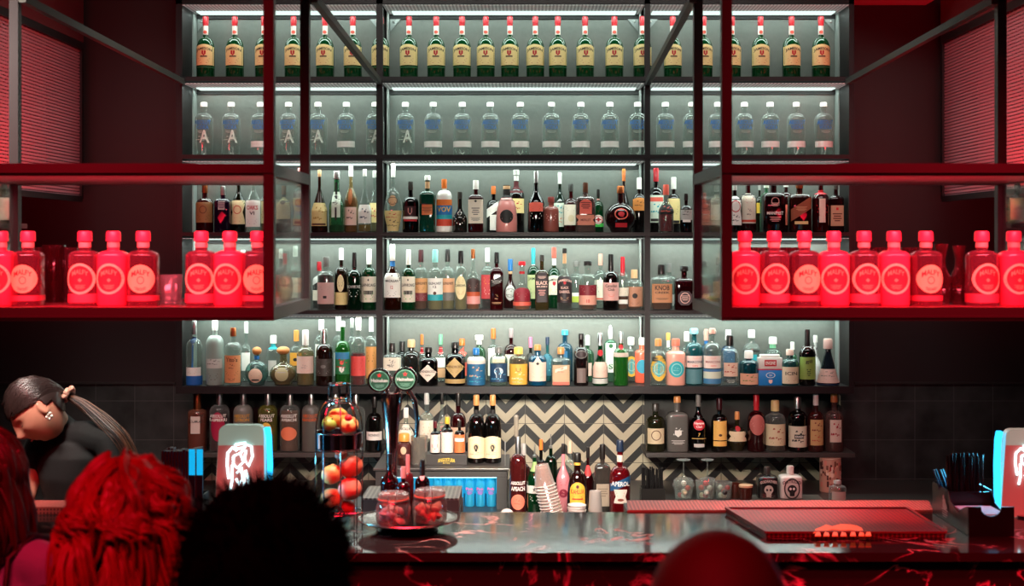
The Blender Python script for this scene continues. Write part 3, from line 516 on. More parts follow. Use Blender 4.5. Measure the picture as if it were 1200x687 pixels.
 (946,386,19,'whi','dk .6','#5A2412 .7','dk .70 1.15','R 418 444 .95 #86A04A|gil 423.5 5 .4 dk|@lines 436 8 .25 dgreen','black bottle with leaf green label','gin_bottle'),
 (955.5,393,14,'lamp','solid #D9DAD6','','white .86 1.2','R 400 430 .02 dk|@wave 412 18 .7 grey','white speckled figure bottle behind black bottle','gin_bottle','b'),
 (970.2,397,26,'cone','#3A4A5A .3','','#C9A59C .80 1.5','W 432 448 1 #CDA79B|@wave 438 8 .8 grey|@lines 443 2 .6 dgrey;W 449 453 1 navy','conical bottle with metal cap and speckled pink label','gin_bottle'),
]
rows[6] = [
 (231.3,462,21.5,'malfy','#D98A70 .35','peach .5','copper .74 1.1','R 487 507 .5 #D9C9BE|@lines 490 3 .7 grey|KURA 493 2.4 .7 dk','peach pink bottle with narrow white label','gin_bottle'),
 (257.3,460,23,'abs','clear .1','#8C1535 .6','silver .80 1.05','R 484 494 .02 white|ABSOLUT 486.4 3.8 .8 white|RASPBERRI 491 3.6 .84 white;O 482 516 .7 #A51940','clear vodka bottle with crimson design and white lettering','vodka_bottle'),
 (285,460,22.5,'abs','frost #8E8C84','','silver .80 1.05','R 484 494 .02 yellow|ABSOLUT 486.4 3.8 .8 #E3A43A|CITRON 491 3.6 .74 #E3A43A','grey frosted vodka bottle with yellow lettering','vodka_bottle'),
 (313.8,460,22.5,'abs','#B9B65A .35','#B5B23F .6','silver .80 1.05','R 484 494 .02 white|ABSOLUT 486.4 3.8 .8 white|PEARS 491 3.6 .6 white;O 494 516 .6 #E0B848','yellow green vodka bottle with white lettering','vodka_bottle'),
 (339.7,460,23,'abs','clear .1','#C98A70 .7','silver .80 1.05','R 484 494 .02 white|ABSOLUT 486.4 3.8 .8 white|APEACH 491 3.6 .74 white;O 499 515 .8 #E37B56','vodka bottle with orange peach disc on left lowest shelf','vodka_bottle'),
 (364.5,460,21.5,'abs','frost #77756E','','silver .80 1.05','R 484 494 .02 orange|ABSOLUT 486.4 3.8 .8 #D9622E|MANDRIN 491 3.6 .8 #D9622E','grey frosted vodka bottle with orange lettering','vodka_bottle'),
 (393,462,22,'abs','frost #77756E','','silver .80 1.05','R 484 494 .02 white','grey frosted vodka bottle behind the fruit basket','vodka_bottle'),
 (417,462,22,'abs','clear','','silver .80 1.05','R 484 494 .02 red','clear vodka bottle behind the fruit basket','vodka_bottle'),
 (438.8,465,18.5,'whi','dk .6','blackl .6','dk .82 1.1','R 505 515 .95 #E6E0D8|NONINO 509 3 .66 dk','black bottle with white band label beside tap','amaro_bottle'),
 (768,473,22.5,'apo','olive .6','blackl .6','dgrey .86 1.1','R 501 519 .85 #C9B896|@ring 509 12 .5 brown|@lines 516 2 .6 dk','dark olive bottle with vintage cream label','rum_bottle'),
 (793.5,464.5,25.5,'sq','solid #5A5854','','cork .90 1.1','R 499 518 .02 lgrey|@wave 505 12 .5 lgrey|@shield 507 8 .3 #D6D4CC|@lines 517 5 .6 lgrey','matte grey square bottle with pale ship drawing','rum_bottle'),
 (818.3,462,20,'slope','black .6','blackl .6','grey .80 1.2','O 491 503.5 .66 #C02433|Havana 495 2.6 .55 white|Club 499 2.6 .36 white;R 512 514 .02 gold|@sq 513 1 .8 gold|7 508.5 4.4 .14 gold;R 519 523 .6 lgrey','black rum bottle with red oval emblem','rum_bottle'),
 (843,466.7,19,'whi','dk .6','blackl .6','maroon .80 1.2','R 492.5 515 .8 #E5B25C|@lines 499 5 .7 red|@disc 509 3 .2 brown;R 516 522 .8 #E5B25C','black rum bottle with amber yellow label','rum_bottle'),
 (863.8,482.5,22.5,'rnd','#5A5030 .4','blackl .58','cork .82 1.2','O 499 505 .26 #B5232E;B 505 516.5 .96 #D9C4A0|@lines 511 4 .7 brown','squat round bottle with cream band and red seal','rum_bottle'),
 (886.3,462,20.5,'whi','dred .5','#3A1518 .62','red .80 1.15','O 485 509 .85 #B5605A|@lines 496 6 .7 lpink;W 474 481 1 red','dark bottle dipped in red wax with pink oval label','rum_bottle'),
 (908.3,469,24,'apo','clear .1','#7A5A30 .5','straw .80 1.15','R 496 521 .96 #D6C6A2|@wave 508 18 .8 #A35A4A|@lines 516 4 .6 olive','short clear bottle with ornate parchment label','rum_bottle'),
 (934.6,465,22,'apo','dk .5','blackl .6','silver .80 1.1','R 498.5 523 .97 #D8CDB6|@wave 511 18 .8 dgrey;R 508 513 .5 dk|KRAKEN 510.5 2.4 .4 white 0','black bottle with cream label and two glass handles','rum_bottle'),
 (956,462,18.5,'whi','#8A3A34 .35','#7A2418 .6','white .82 1.2','R 491 521 .8 #C9A06A|@wave 500 14 .7 #7A2A24|@wave 513 10 .7 #B8433A','reddish rum bottle with pirate figure label','rum_bottle'),
 (977.4,461,22,'whi','#D5A59C .2','#8A3A2A .4','cork .86 1.2','R 491 517 .6 #E0C9B8 |@wave 503 20 .6 #A82A34','clear rum bottle with pale red marked label','rum_bottle'),
]
FAIL = []
def place(row, lst, zs=None, Dmin=7.3, Dmax=7.60, cat='bottle', rown=None, group=None):
    placed = []
    for pas in (0, 1):
        for e in lst:
            fl = len(e) > 10 and e[10] == 'b'
            if fl != bool(pas): continue
            x, top, w, tm, gl, lq, cp, lb, desc, nm = e[:10]
            dep = T[tm][6]; ok = False; r0 = w*7.4/F/2
            opts = [7.3+max(.05, r0+.014) + .012*i for i in range(22)] if not fl else [Dmax - r0 - .008 - .012*i for i in range(16)]
            best = None
            for D in opts:
                if D + r0 > Dmax + .002 or D - r0 < Dmin + .005: continue
                X = PX(x, D); r = w*D/F/2
                m = min([math.hypot(X-a, D-b) - r - c for a, b, c in placed] or [9])
                if m >= .002: best = (9, D); break
                if best is None or m > best[0]: best = (m, D)
            D = best[1]; r = w*D/F/2
            if best[0] < .002:
                sh = min(.002 - best[0], r*.22); w2 = w*(r-sh)/r; r -= sh; w = w2
                FAIL.append((row, x, round(best[0], 3)))
            placed.append((PX(x, D), D, r))
            lb2 = lb
            root, R, H = bottle(x, top, w, tm, gl, lq, cp, lb2, D, SHZ[row], nm)
            suff = '' if ('shelf' in desc) else ' on the ' + RN[row]
            full = desc + suff
            if len(full.split()) > 16: full = desc
            tag(root, full, 'bottle', 'assorted spirit bottles on the ' + RN[row])
            if 'two glass handles' in desc:
                for sx in (-1, 1):
                    mb = MB(); mb.tube([(sx*(R*.45+R*.42*math.sin(a)*1.0), 0, H*.62+R*.42*math.cos(a)) for a in [PI*k/8 for k in range(9)]], .004, glass('dk', .5, 0, .4), 6); mb.obj('handle', root)
            if 'swing top' in desc:
                mb = MB(); mb.tube([(R*.5*math.sin(a), 0, H*.93+.018*math.cos(a)) for a in [2*PI*k/12 for k in range(12)]], .0012, pbr('silver', .3, 1), 5, closed=True); mb.obj('wire_bail', root)
for k in (3, 4, 5, 6): place(k, rows[k])
print('PLACE FAIL', FAIL)
# the blue and white tin among the gins on the fifth shelf
D = 7.38; e = empty('gin_tin', (PX(901.8, D), D, SHZ[5])); s = D/F
W2 = 14*s; h1 = PZ(432, D)-SHZ[5]; h2 = PZ(419, D)-SHZ[5]; h3 = PZ(415.5, D)-SHZ[5]
mb = MB(); mb.box(-W2, W2, -.03, .03, 0, h1, pbr('#1A78BE', .35), bev=.004)
vs, fs = mark('@ring'); mb.add([(a*.05, -.0315, h1*.62+b*.03) for a, b in vs], fs, pbr('white')); vs, fs = textmesh('21'); mb.add([(a*.014, -.0315, h1*.62+b*.01) for a, b in vs], fs, pbr('white'))
vs, fs = mark('@shield'); mb.add([(a*.02, -.0315, h1*.22+b*.022) for a, b in vs], fs, pbr('lpink')); mb.obj('can_body', e)
mb = MB(); mb.box(-W2-.001, W2+.001, -.031, .031, h1-.006, h1, pbr('red', .4)); mb.obj('red_stripe', e)
mb = MB(); mb.box(-W2, W2, -.03, .03, h1, h2, pbr('#D9D4CE', .35), bev=.003); vs, fs = mark('@sq'); zz = (h1+h2)/2+.002
mb.add([(a*.064, -.0315, zz+b*.034) for a, b in vs], fs, pbr('red')); vs, fs = textmesh('ENGINE'); mb.add([(a*.052, -.032, zz+b*.018) for a, b in vs], fs, pbr('white'))
mb.obj('upper_band', e)
mb = MB(); mb.box(-W2*.8, W2*.8, -.024, .024, h2, h3, pbr('white', .4), bev=.003); mb.obj('lid', e)
tag(e, 'blue and white gin tin with red name panel on the fifth shelf', 'tin')
# ------------------------------------------------------------------ room shell
def tile_mat():
    m, ns, ln = newmat('black_tile')
    o = N(ns, 'ShaderNodeOutputMaterial'); b = N(ns, 'ShaderNodeBsdfPrincipled'); ln.new(b.outputs[0], o.inputs[0])
    tc = N(ns, 'ShaderNodeTexCoord'); sp = N(ns, 'ShaderNodeSeparateXYZ'); cb = N(ns, 'ShaderNodeCombineXYZ')
    ln.new(tc.outputs['Object'], sp.inputs[0]); ln.new(sp.outputs[0], cb.inputs[0]); ln.new(sp.outputs[2], cb.inputs[1])
    br = N(ns, 'ShaderNodeTexBrick'); br.offset = 0; br.inputs['Scale'].default_value = 1; br.inputs['Mortar Size'].default_value = .002
    br.inputs['Brick Width'].default_value = .218; br.inputs['Row Height'].default_value = .218; br.inputs['Mortar Smooth'].default_value = .2
    ln.new(cb.outputs[0], br.inputs['Vector'])
    nz = N(ns, 'ShaderNodeTexNoise'); nz.inputs['Scale'].default_value = 6; nz.inputs['Detail'].default_value = 8; ln.new(tc.outputs['Object'], nz.inputs['Vector'])
    cr = N(ns, 'ShaderNodeValToRGB'); cr.color_ramp.elements[0].position = .35; cr.color_ramp.elements[0].color = (.016, .018, .017, 1)
    cr.color_ramp.elements[1].position = .8; cr.color_ramp.elements[1].color = (.065, .068, .066, 1); ln.new(nz.outputs[0], cr.inputs[0])
    br.inputs['Mortar'].default_value = (.09, .09, .085, 1); ln.new(cr.outputs[0], br.inputs['Color1']); ln.new(cr.outputs[0], br.inputs['Color2'])
    ln.new(br.outputs[0], b.inputs['Base Color']); b.inputs['Roughness'].default_value = .45
    return m
def chevron_mat():
    m, ns, ln = newmat('chevron_tile')
    o = N(ns, 'ShaderNodeOutputMaterial'); b = N(ns, 'ShaderNodeBsdfPrincipled'); ln.new(b.outputs[0], o.inputs[0])
    tc = N(ns, 'ShaderNodeTexCoord'); sp = N(ns, 'ShaderNodeSeparateXYZ'); ln.new(tc.outputs['Object'], sp.inputs[0])
    def mt(op, a, c=None):
        n = N(ns, 'ShaderNodeMath', operation=op)
        for i, q in enumerate((a, c)):
            if q is None: continue
            if isinstance(q, (int, float)): n.inputs[i].default_value = q
            else: ln.new(q, n.inputs[i])
        return n.outputs[0]
    Pd = CHP
    u = mt('DIVIDE', mt('SUBTRACT', sp.outputs[0], CHX), Pd)
    tri = mt('MULTIPLY', mt('ABSOLUTE', mt('SUBTRACT', mt('FRACT', u), .5)), Pd * 1.0)     # 0 in the valley, P/2 at tile edges
    v = mt('SUBTRACT', mt('SUBTRACT', sp.outputs[2], CHZ), tri)
    fr = mt('FRACT', mt('DIVIDE', v, Pd / 2)); st = mt('GREATER_THAN', fr, .5)
    g1 = mt('LESS_THAN', mt('ABSOLUTE', mt('SUBTRACT', mt('FRACT', mt('ADD', u, .5)), .5)), .008)
    g2 = mt('LESS_THAN', mt('ABSOLUTE', mt('SUBTRACT', mt('FRACT', mt('DIVIDE', mt('SUBTRACT', sp.outputs[2], CHG), Pd)), .5)), .007)
    g = mt('MAXIMUM', g1, g2)
    nz = N(ns, 'ShaderNodeTexNoise'); nz.inputs['Scale'].default_value = 9; nz.inputs['Detail'].default_value = 6; ln.new(tc.outputs['Object'], nz.inputs['Vector'])
    w = N(ns, 'ShaderNodeMix', data_type='RGBA'); w.inputs[6].default_value = lin('#A1967F'); w.inputs[7].default_value = lin('#C4BAA0'); ln.new(nz.outputs[0], w.inputs[0])
    k = N(ns, 'ShaderNodeMix', data_type='RGBA'); k.inputs[6].default_value = lin('#1F1F1E'); ln.new(w.outputs[2], k.inputs[7]); ln.new(st, k.inputs[0])
    gg = N(ns, 'ShaderNodeMix', data_type='RGBA'); gg.inputs[7].default_value = lin('#4A463E'); ln.new(k.outputs[2], gg.inputs[6]); ln.new(g, gg.inputs[0])
    ln.new(gg.outputs[2], b.inputs['Base Color']); b.inputs['Roughness'].default_value = .4
    return m
def mesh_mat():
    m, ns, ln = newmat('woven_mesh')
    o = N(ns, 'ShaderNodeOutputMaterial'); b = N(ns, 'ShaderNodeBsdfPrincipled'); tr = N(ns, 'ShaderNodeBsdfTransparent')
    tc = N(ns, 'ShaderNodeTexCoord'); sp = N(ns, 'ShaderNodeSeparateXYZ'); cb = N(ns, 'ShaderNodeCombineXYZ')
    ln.new(tc.outputs['Object'], sp.inputs[0]); ln.new(sp.outputs[1], cb.inputs[0]); ln.new(sp.outputs[2], cb.inputs[1])
    br = N(ns, 'ShaderNodeTexBrick'); br.offset = .5; br.inputs['Scale'].default_value = 1; br.inputs['Mortar Size'].default_value = .0052
    br.inputs['Brick Width'].default_value = .052; br.inputs['Row Height'].default_value = .0165; br.inputs['Mortar Smooth'].default_value = 0
    ln.new(cb.outputs[0], br.inputs['Vector']); b.inputs['Base Color'].default_value = lin('#D8959F'); b.inputs['Roughness'].default_value = .4; b.inputs['Metallic'].default_value = .3
    mx = N(ns, 'ShaderNodeMixShader'); ln.new(br.outputs['Fac'], mx.inputs[0]); ln.new(tr.outputs[0], mx.inputs[1]); ln.new(b.outputs[0], mx.inputs[2]); ln.new(mx.outputs[0], o.inputs[0])
    return m
def marble_mat(name, rough, strength, sc=3.0):
    m, ns, ln = newmat(name)
    o = N(ns, 'ShaderNodeOutputMaterial'); b = N(ns, 'ShaderNodeBsdfPrincipled'); ln.new(b.outputs[0], o.inputs[0])
    tc = N(ns, 'ShaderNodeTexCoord'); n1 = N(ns, 'ShaderNodeTexNoise'); n1.inputs['Scale'].default_value = sc; n1.inputs['Detail'].default_value = 9; n1.inputs['Distortion'].default_value = 1.4
    ln.new(tc.outputs['Object'], n1.inputs['Vector'])
    cr = N(ns, 'ShaderNodeValToRGB'); e = cr.color_ramp.elements; e[0].position = .475; e[0].color = (0, 0, 0, 1); e[1].position = .50; e[1].color = (1, 1, 1, 1)
    q = cr.color_ramp.elements.new(.525); q.color = (0, 0, 0, 1); ln.new(n1.outputs[0], cr.inputs[0])
    n2 = N(ns, 'ShaderNodeTexNoise'); n2.inputs['Scale'].default_value = sc * .8; n2.inputs['Detail'].default_value = 3; ln.new(tc.outputs['Object'], n2.inputs['Vector'])
    c2 = N(ns, 'ShaderNodeValToRGB'); c2.color_ramp.elements[0].position = .47; c2.color_ramp.elements[1].position = .6; ln.new(n2.outputs[0], c2.inputs[0])
    mu = N(ns, 'ShaderNodeMath', operation='MULTIPLY'); ln.new(cr.outputs[0], mu.inputs[0]); ln.new(c2.outputs[0], mu.inputs[1])
    mx = N(ns, 'ShaderNodeMix', data_type='RGBA'); mx.inputs[6].default_value = (.016, .012, .012, 1); mx.inputs[7].default_value = (strength, strength*.62, strength*.55, 1)
    ln.new(mu.outputs[0], mx.inputs[0]); ln.new(mx.outputs[2], b.inputs['Base Color']); b.inputs['Roughness'].default_value = rough
    b.inputs['Specular IOR Level'].default_value = .24
    return m
def perf_mat(col, sx, sy, name, axis=(0, 1), rough=.5, hole=.32, metal=0, glow=0):
    """small round perforations drawn as dark pits with a bump"""
    m, ns, ln = newmat(name)
    o = N(ns, 'ShaderNodeOutputMaterial'); b = N(ns, 'ShaderNodeBsdfPrincipled'); ln.new(b.outputs[0], o.inputs[0])
    tc = N(ns, 'ShaderNodeTexCoord'); vo = N(ns, 'ShaderNodeTexVoronoi'); vo.inputs['Scale'].default_value = 1; vo.inputs['Randomness'].default_value = 0
    mp = N(ns, 'ShaderNodeMapping'); mp.inputs['Scale'].default_value = (sx, sy, sx)
    ln.new(tc.outputs['Object'], mp.inputs[0]); 
    sp = N(ns, 'ShaderNodeSeparateXYZ'); cb = N(ns, 'ShaderNodeCombineXYZ'); ln.new(mp.outputs[0], sp.inputs[0]); ln.new(sp.outputs[axis[0]], cb.inputs[0]); ln.new(sp.outputs[axis[1]], cb.inputs[1])
    ln.new(cb.outputs[0], vo.inputs['Vector'])
    lt = N(ns, 'ShaderNodeMath', operation='LESS_THAN'); lt.inputs[1].default_value = hole; ln.new(vo.outputs['Distance'], lt.inputs[0])
    mx = N(ns, 'ShaderNodeMix', data_type='RGBA'); mx.inputs[6].default_value = lin(col); mx.inputs[7].default_value = tuple(v*.25 for v in lin(col)[:3]) + (1,)
    ln.new(lt.outputs[0], mx.inputs[0]); ln.new(mx.outputs[2], b.inputs['Base Color']); b.inputs['Roughness'].default_value = rough; b.inputs['Metallic'].default_value = metal
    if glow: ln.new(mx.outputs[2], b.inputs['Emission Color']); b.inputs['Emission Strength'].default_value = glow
    return m
BD = 7.66   # back wall
CHP = .2184; CHX = PX(615.5, 7.64); CHZ = PZ(507.9, 7.64); CHG = PZ(496.5, 7.64) + CHP/2
steel = pbr('#12090B', .5, .1)            # dark shelving frame
rframe = pbr('#3A3233', .4, .2)             # hanging cabinet frame
WT = PZ(449, BD)
FL = 0.0
mb = MB(); mb.box(-4.2, 4.2, BD, BD+.15, WT, 4.3, pbr('#2A1E1F', .5, var=.3, bscale=1.5, bump=.1)); struct(mb.obj('wall_back', smooth=False))
mb = MB(); mb.box(-4.2, 4.2, BD, BD+.15, 0, WT, tile_mat()); struct(mb.obj('wall_back_lower', smooth=False))
mb = MB(); mb.box(-4.2, 4.2, -1, BD+.15, -.12, 0, pbr('#1A1716', .4, var=.3, bscale=2)); struct(mb.obj('floor', smooth=False))
mb = MB(); mb.box(-4.2, 4.2, -1, BD+.15, 4.3, 4.42, pbr('#120D0E', .8)); struct(mb.obj('ceiling', smooth=False))
for s_, nm in ((-1, 'left'), (1, 'right')):
    mb = MB(); mb.box(s_*4.2, s_*4.35, -1, BD+.15, 0, 4.3, pbr('#2A1014', .7)); struct(mb.obj('wall_' + nm, smooth=False))
# chevron tiling between and below the shelves
mb = MB(); mb.box(PX(237, BD), PX(984, BD), BD-.02, BD, PZ(600, BD), PZ(440, BD), chevron_mat()); struct(mb.obj('trim_1', smooth=False))
# thin ledge where upper panel meets the tiles
for k, (a, b_) in enumerate(((-4.2, PX(206, BD)), (PX(1001, BD), 4.2))):
    mb = MB(); mb.box(a, b_, BD-.012, BD, WT-.006, WT+.006, pbr('#2B2524', .5)); struct(mb.obj(f'trim_{k+2}', smooth=False))
# pale soffit seen at the top right
e = MB(); e.box(PX(1004, 7.3), PX(1108, 7.3), 6.9, BD, PZ(6, BD), PZ(6, BD)+.05, pbr('#D98C86', .5)); e = e.obj('ceiling_panel', smooth=False); tag(e, 'pink lit ceiling panel strip above the dark panel at top right', 'ceiling panel')
# woven metal screens along both sides
def screen(X, sgn, topy, boty, nm, lab):
    r = empty(nm, (X, 6.4, 0)); z1 = PZ(topy, 7.3); z0 = PZ(boty, 7.3); y0, y1 = -1.6, .95
    mb = MB(); mb.box(-.004, .004, y0, y1, z0, z1, mesh_mat()); mb.obj('mesh_panel', r, smooth=False)
    mb = MB(); fr = pbr('#1C1718', .5, .3)
    mb.bar((0, y0, z1), (0, y1, z1), .04, .04, fr); mb.bar((0, y0, z0), (0, y1, z0), .03, .03, fr); mb.bar((0, y1, z0), (0, y1, z1), .03, .03, fr); mb.bar((0, y0, z0), (0, y0, z1), .03, .03, fr)
    mb.obj('screen_frame', r, smooth=False)
    mb = MB(); mb.box(-.02, .02, y0, y1, z1+.02, 4.3, pbr('#5A1A20', .7)); mb.obj('upper_panel', r, smooth=False)
    mb = MB(); mb.box(sgn*.18, sgn*.2, y0, y1, z0, 4.3, pbr('#3A0E14', .8)); mb.obj('backing_panel', r, smooth=False)
    return tag(r, lab, 'screen')
screen(PX(90, 7.3), -1, 53, 233, 'mesh_screen', 'red lit woven metal screen at upper left beside the dark panel')
screen(PX(1110, 7.3), 1, 45, 233, 'mesh_screen', 'red lit woven metal screen at upper right beside the dark panel')

# ------------------------------------------------------------------ the tall back shelving unit
YF, YB = 7.3, 7.62
XL, XR = PX(206, YF), PX(1001, YF)
D1 = (PX(441, YF), PX(448.5, YF)); D2 = (PX(755.5, YF), PX(762, YF)); LI, RI = PX(213.5, YF), PX(995, YF)
TOPZ = PZ(4.5, YF); BOT = PZ(461.5, YF)
unit = empty('back_bar_shelving', (0, YF, 0))
tag(unit, 'tall black steel shelving unit with three bays of lit bottle shelves', 'shelving')
def ub(nm, x0, x1, y0, y1, z0, z1, mat, sm=False): 
    mb = MB(); mb.box(x0, x1, y0-YF, y1-YF, z0, z1, mat); return mb.obj(nm, unit, smooth=sm)
for a, b_ in ((XL, LI), (RI, XR)):
    ub('side_panel', a, b_, YF, YB, BOT, TOPZ+.12, steel)
for a, b_ in (D1, D2): ub('divider', a, b_, YF, YF+.03, BOT, TOPZ+.12, steel)
ub('top_rail', XL, XR, YF, YF+.03, TOPZ, TOPZ+.2, steel)
bars = {1: 96.5, 2: 188, 3: 278.5, 4: 370, 5: 461.5}
gap = .003
backm = pbr('#686C66', .5, .1, bump=.25, bscale=40, var=.12)
under = perf_mat('#C9CFCB', 52, 52, 'perforated_plate', hole=.34, glow=.22)  # glow put into the plate stands in for light bounced onto the underside
bays = ((LI, D1[0]), (D1[1], D2[0]), (D2[1], RI))
top_under = {1: 5, 2: 97, 3: 188.5, 4: 279, 5: 370.5}
for k in range(1, 6):
    zt, zl = SHZ[k], PZ(bars[k], YF)
    ub('shelf', XL+.002, XR-.002, YF-.002, YB, zl+.008 if k < 5 else zl, zt, steel)
    # perforated underside above this bay row, LED bar behind it, back panel
    zc = PZ(top_under[k], YF)
    for a, b_ in bays:
        bk = ub('back_panel', a-.01, b_+.01, YB-.012, YB-.002, SHZ[k], zc+.02, backm)
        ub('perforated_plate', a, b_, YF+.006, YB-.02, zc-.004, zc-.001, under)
        mb = MB(); mb.box(a+.03, b_-.03, YB-.13-YF, YB-.03-YF, zc-.010, zc-.0045, emit('#DFF7EE', 1.25)); mb.obj('light_strip', unit, smooth=False)
        mb = MB(); mb.box(a, b_, YB-.025-YF, YB-.013-YF, zc-.03, zc-.006, pbr('#101010', .6)); mb.obj('shaded_gap_strip', unit, smooth=False)  # dark strip paints the shade of the gap above the back panel
    # inner side rails of each bay (light grey, lit)
    for a, sg in ((LI, 1), (D1[0], -1), (D1[1], 1), (D2[0], -1), (D2[1], 1), (RI, -1)):
        ub('upright', a, a+sg*.006, YB-.10, YB-.014, SHZ[k], zc-.004, pbr('#A9B1AD', .4, .4))
        if k == 1:
            mb = MB(); mb.add([(a+sg*.01, YB-.02-YF, zc-.03), (a+sg*.07, YB-.02-YF, zc-.03), (a+sg*.01, YB-.02-YF, zc-.1)], [(0, 1, 2)], pbr('#8D9390', .4, .5))
            mb.ball((a+sg*.03, YB-.023-YF, zc-.045), .006, pbr('silver', .3, 1), 8); mb.obj('gusset', unit, smooth=False)
# wall shelves below (left and right) with dark rear boards
def wall_shelf(x0, x1, lab):
    r = empty('wall_shelf', ((x0+x1)/2, YF, SHZ[6])); hw = (x1-x0)/2; m = pbr('#3B3936', .5)
    mb = MB(); mb.box(-hw, hw, -.005, .335, -.024, 0, m, bev=.002); mb.obj('shelf_board', r, smooth=False)
    mb = MB(); mb.box(-hw+.02, hw-.02, .325, .338, 0, BOT-SHZ[6], pbr('#33322F', .6)); mb.obj('rear_board', r, smooth=False)
    return tag(r, lab, 'shelf')
wall_shelf(PX(213, YF), PX(446, YF), 'dark wall shelf holding flavoured vodkas at lower left of shelving')
wall_shelf(PX(757, YF), PX(1002, YF), 'dark wall shelf holding rum bottles at lower right of shelving')

# ------------------------------------------------------------------ hanging display cabinets
CF, CB = 4.35, 5.08
cz0, cz1, cz2, cz3 = PZ(376, CF), PZ(360.5, CF), PZ(206, CF), PZ(191.5, CF)
def cabinet(xa, xb, inner, lab):
    """xa..xb real X; inner = +1 when the side facing the middle of the room is xb"""
    r = empty('hanging_cabinet', ((xa+xb)/2, CF, cz0)); ox = (xa+xb)/2; w = .034
    def B(nm, a, b_, ww, hh, mat=rframe):
        mb = MB(); a = (a[0]-ox, a[1]-CF, a[2]-cz0); b_ = (b_[0]-ox, b_[1]-CF, b_[2]-cz0); mb.bar(a, b_, ww, hh, mat); return mb.obj(nm, r, smooth=False)
    zb, zt = (cz0+cz1)/2, (cz2+cz3)/2; hb, ht = cz1-cz0, cz3-cz2
    for nm, z, h in (('lower_rail', zb, hb), ('upper_rail', zt, ht)):
        B(nm, (xa, CF+w/2, z), (xb, CF+w/2, z), w, h); B(nm, (xa, CB, z), (xb, CB, z), w, h)
        B(nm, (xa+w/2, CF+w, z), (xa+w/2, CB-w/2, z), w*.98, h*.98); B(nm, (xb-w/2, CF+w, z), (xb-w/2, CB-w/2, z), w*.98, h*.98)
        B('rail_bead', (xa, CF-.002, z-h*.2), (xb, CF-.002, z-h*.2), .006, .006)
    for x in (xa+w/2, xb-w/2):
        for y in (CF+w/2, CB):
            mb = MB(); mb.box(x-ox-w/2*.97, x-ox+w/2*.97, y-CF-w/2*.97-.003, y-CF+w/2*.97, 0, 4.3-cz0, rframe); mb.obj('corner_post', r, smooth=False)
    mb = MB(); mb.box(xa-ox+w, xb-ox-w, w, CB-CF-w/2, cz1-cz0-.016, cz1-cz0-.008, glass('#A05058', .85, .3, .1)); mb.obj('floor_pane', r, smooth=False)
    mb = MB(); mb.box(xa-ox+w, xb-ox-w, w, CB-CF-w/2, cz2-cz0+.002, cz2-cz0+.01, pbr('#8C7F78', .4)); mb.obj('top_panel', r, smooth=False)
    for x in (xa+w/2, xb-w/2):
        mb = MB(); mb.box(x-ox-.002, x-ox+.002, w, CB-CF-w/2, cz1-cz0, cz2-cz0, glass('clear', .04, 0, .06)); mb.obj('side_pane', r, smooth=False)
    mb = MB(); mb.box(xa-ox+w, xb-ox-w, w+.004, w+.018, cz1-cz0-.006, cz1-cz0-.001, emit('#FF1838', 14)); mb.obj('light_strip', r, smooth=False)
    return tag(r, lab, 'cabinet')
LCX = (-1.905, PX(321, CF)); RCX = (PX(845.5, CF), 1.78)
cabinet(*LCX, 1, 'red lit hanging glass cabinet of gin bottles on the left')
cabinet(*RCX, -1, 'red lit hanging glass cabinet of gin bottles on the right')
def brace(a, b_, lab):
    mb = MB(); a = Vector(a); b_ = Vector(b_); mb.bar((0, 0, 0), b_-a, .026, .03, pbr('#4A4A46', .5, .2)); o = mb.obj('diagonal_brace', smooth=False, loc=a); tag(o, lab, 'brace')
yz = YF+.008
brace(P(214, 96, yz), P(26, -2, CB-.03), 'dark steel brace from shelving corner to far left cabinet post')
brace(P(444.5, 96, yz), P(368, -2, CB-.03), 'dark steel brace from left divider up to left cabinet post')
brace(P(759, 97, yz), P(812, -2, CB-.03), 'dark steel brace from right divider up to right cabinet post')
brace(P(993, 96, yz), P(1166, 0, CB-.03), 'dark steel brace from shelving corner to far right cabinet post')

# gin bottles standing in the cabinets
GZ = cz1 - .008; GD = 4.66
def gin(kind):
    ring = '|@ring 326.5 36 .88 #FFD0A0|^MALFY 318 5.5 .5 #F0A078|@dia 328 5 .14 #F0A078|@lines 336 5 .34 #F0A078'
    if kind == 'solid': return bottle(600, 271, 36, 'malfy', 'solid #F0405C', '', '#E8455E .88 1.2', 'R 300 340 .02 red|@disc 326.5 34 .82 #A01C30' + ring + ';W 284 290 1 #E79A8C', GD, GZ, 'gin_bottle')[0]
    if kind == 'ring': return bottle(600, 271, 36, 'malfy', '#E87890 .22', '', '#E8455E .88 1.2', 'W 344 354 1 #C83C50;R 300 340 .02 red|@disc 326.5 34 .82 #A01C30' + ring + ';W 284 290 1 #E79A8C', GD, GZ, 'gin_bottle')[0]
    return bottle(600, 271, 36, 'malfy', '#E87890 .16', '', '#E8455E .88 1.2', 'R 300 340 .02 red|@disc 326.5 33 .84 #FFC48A|^MALFY 318.5 6 .56 #8A1020|@ring 328 9 .22 #8A1020|@lines 338 4 .36 #8A1020;W 346 352 1 #B83448;W 284 290 1 #E79A8C', GD, GZ, 'gin_bottle')[0]
protos = {}
seq = [('solid', 1), ('disc', 33), ('ring', 99.5), ('solid', 133), ('disc', 168), ('ring', 236), ('solid', 269.5), ('disc', 302)]
seq2 = [('solid', 872.5), ('ring', 907), ('disc', 942.5), ('solid', 977), ('ring', 1012.5), ('solid', 1047.5), ('disc', 1085), ('ring', 1150.5), ('solid', 1188)]
DN = {'solid': 'solid pink gin bottle with ring emblem', 'ring': 'clear gin bottle with ring emblem', 'disc': 'clear gin bottle with filled round label'}
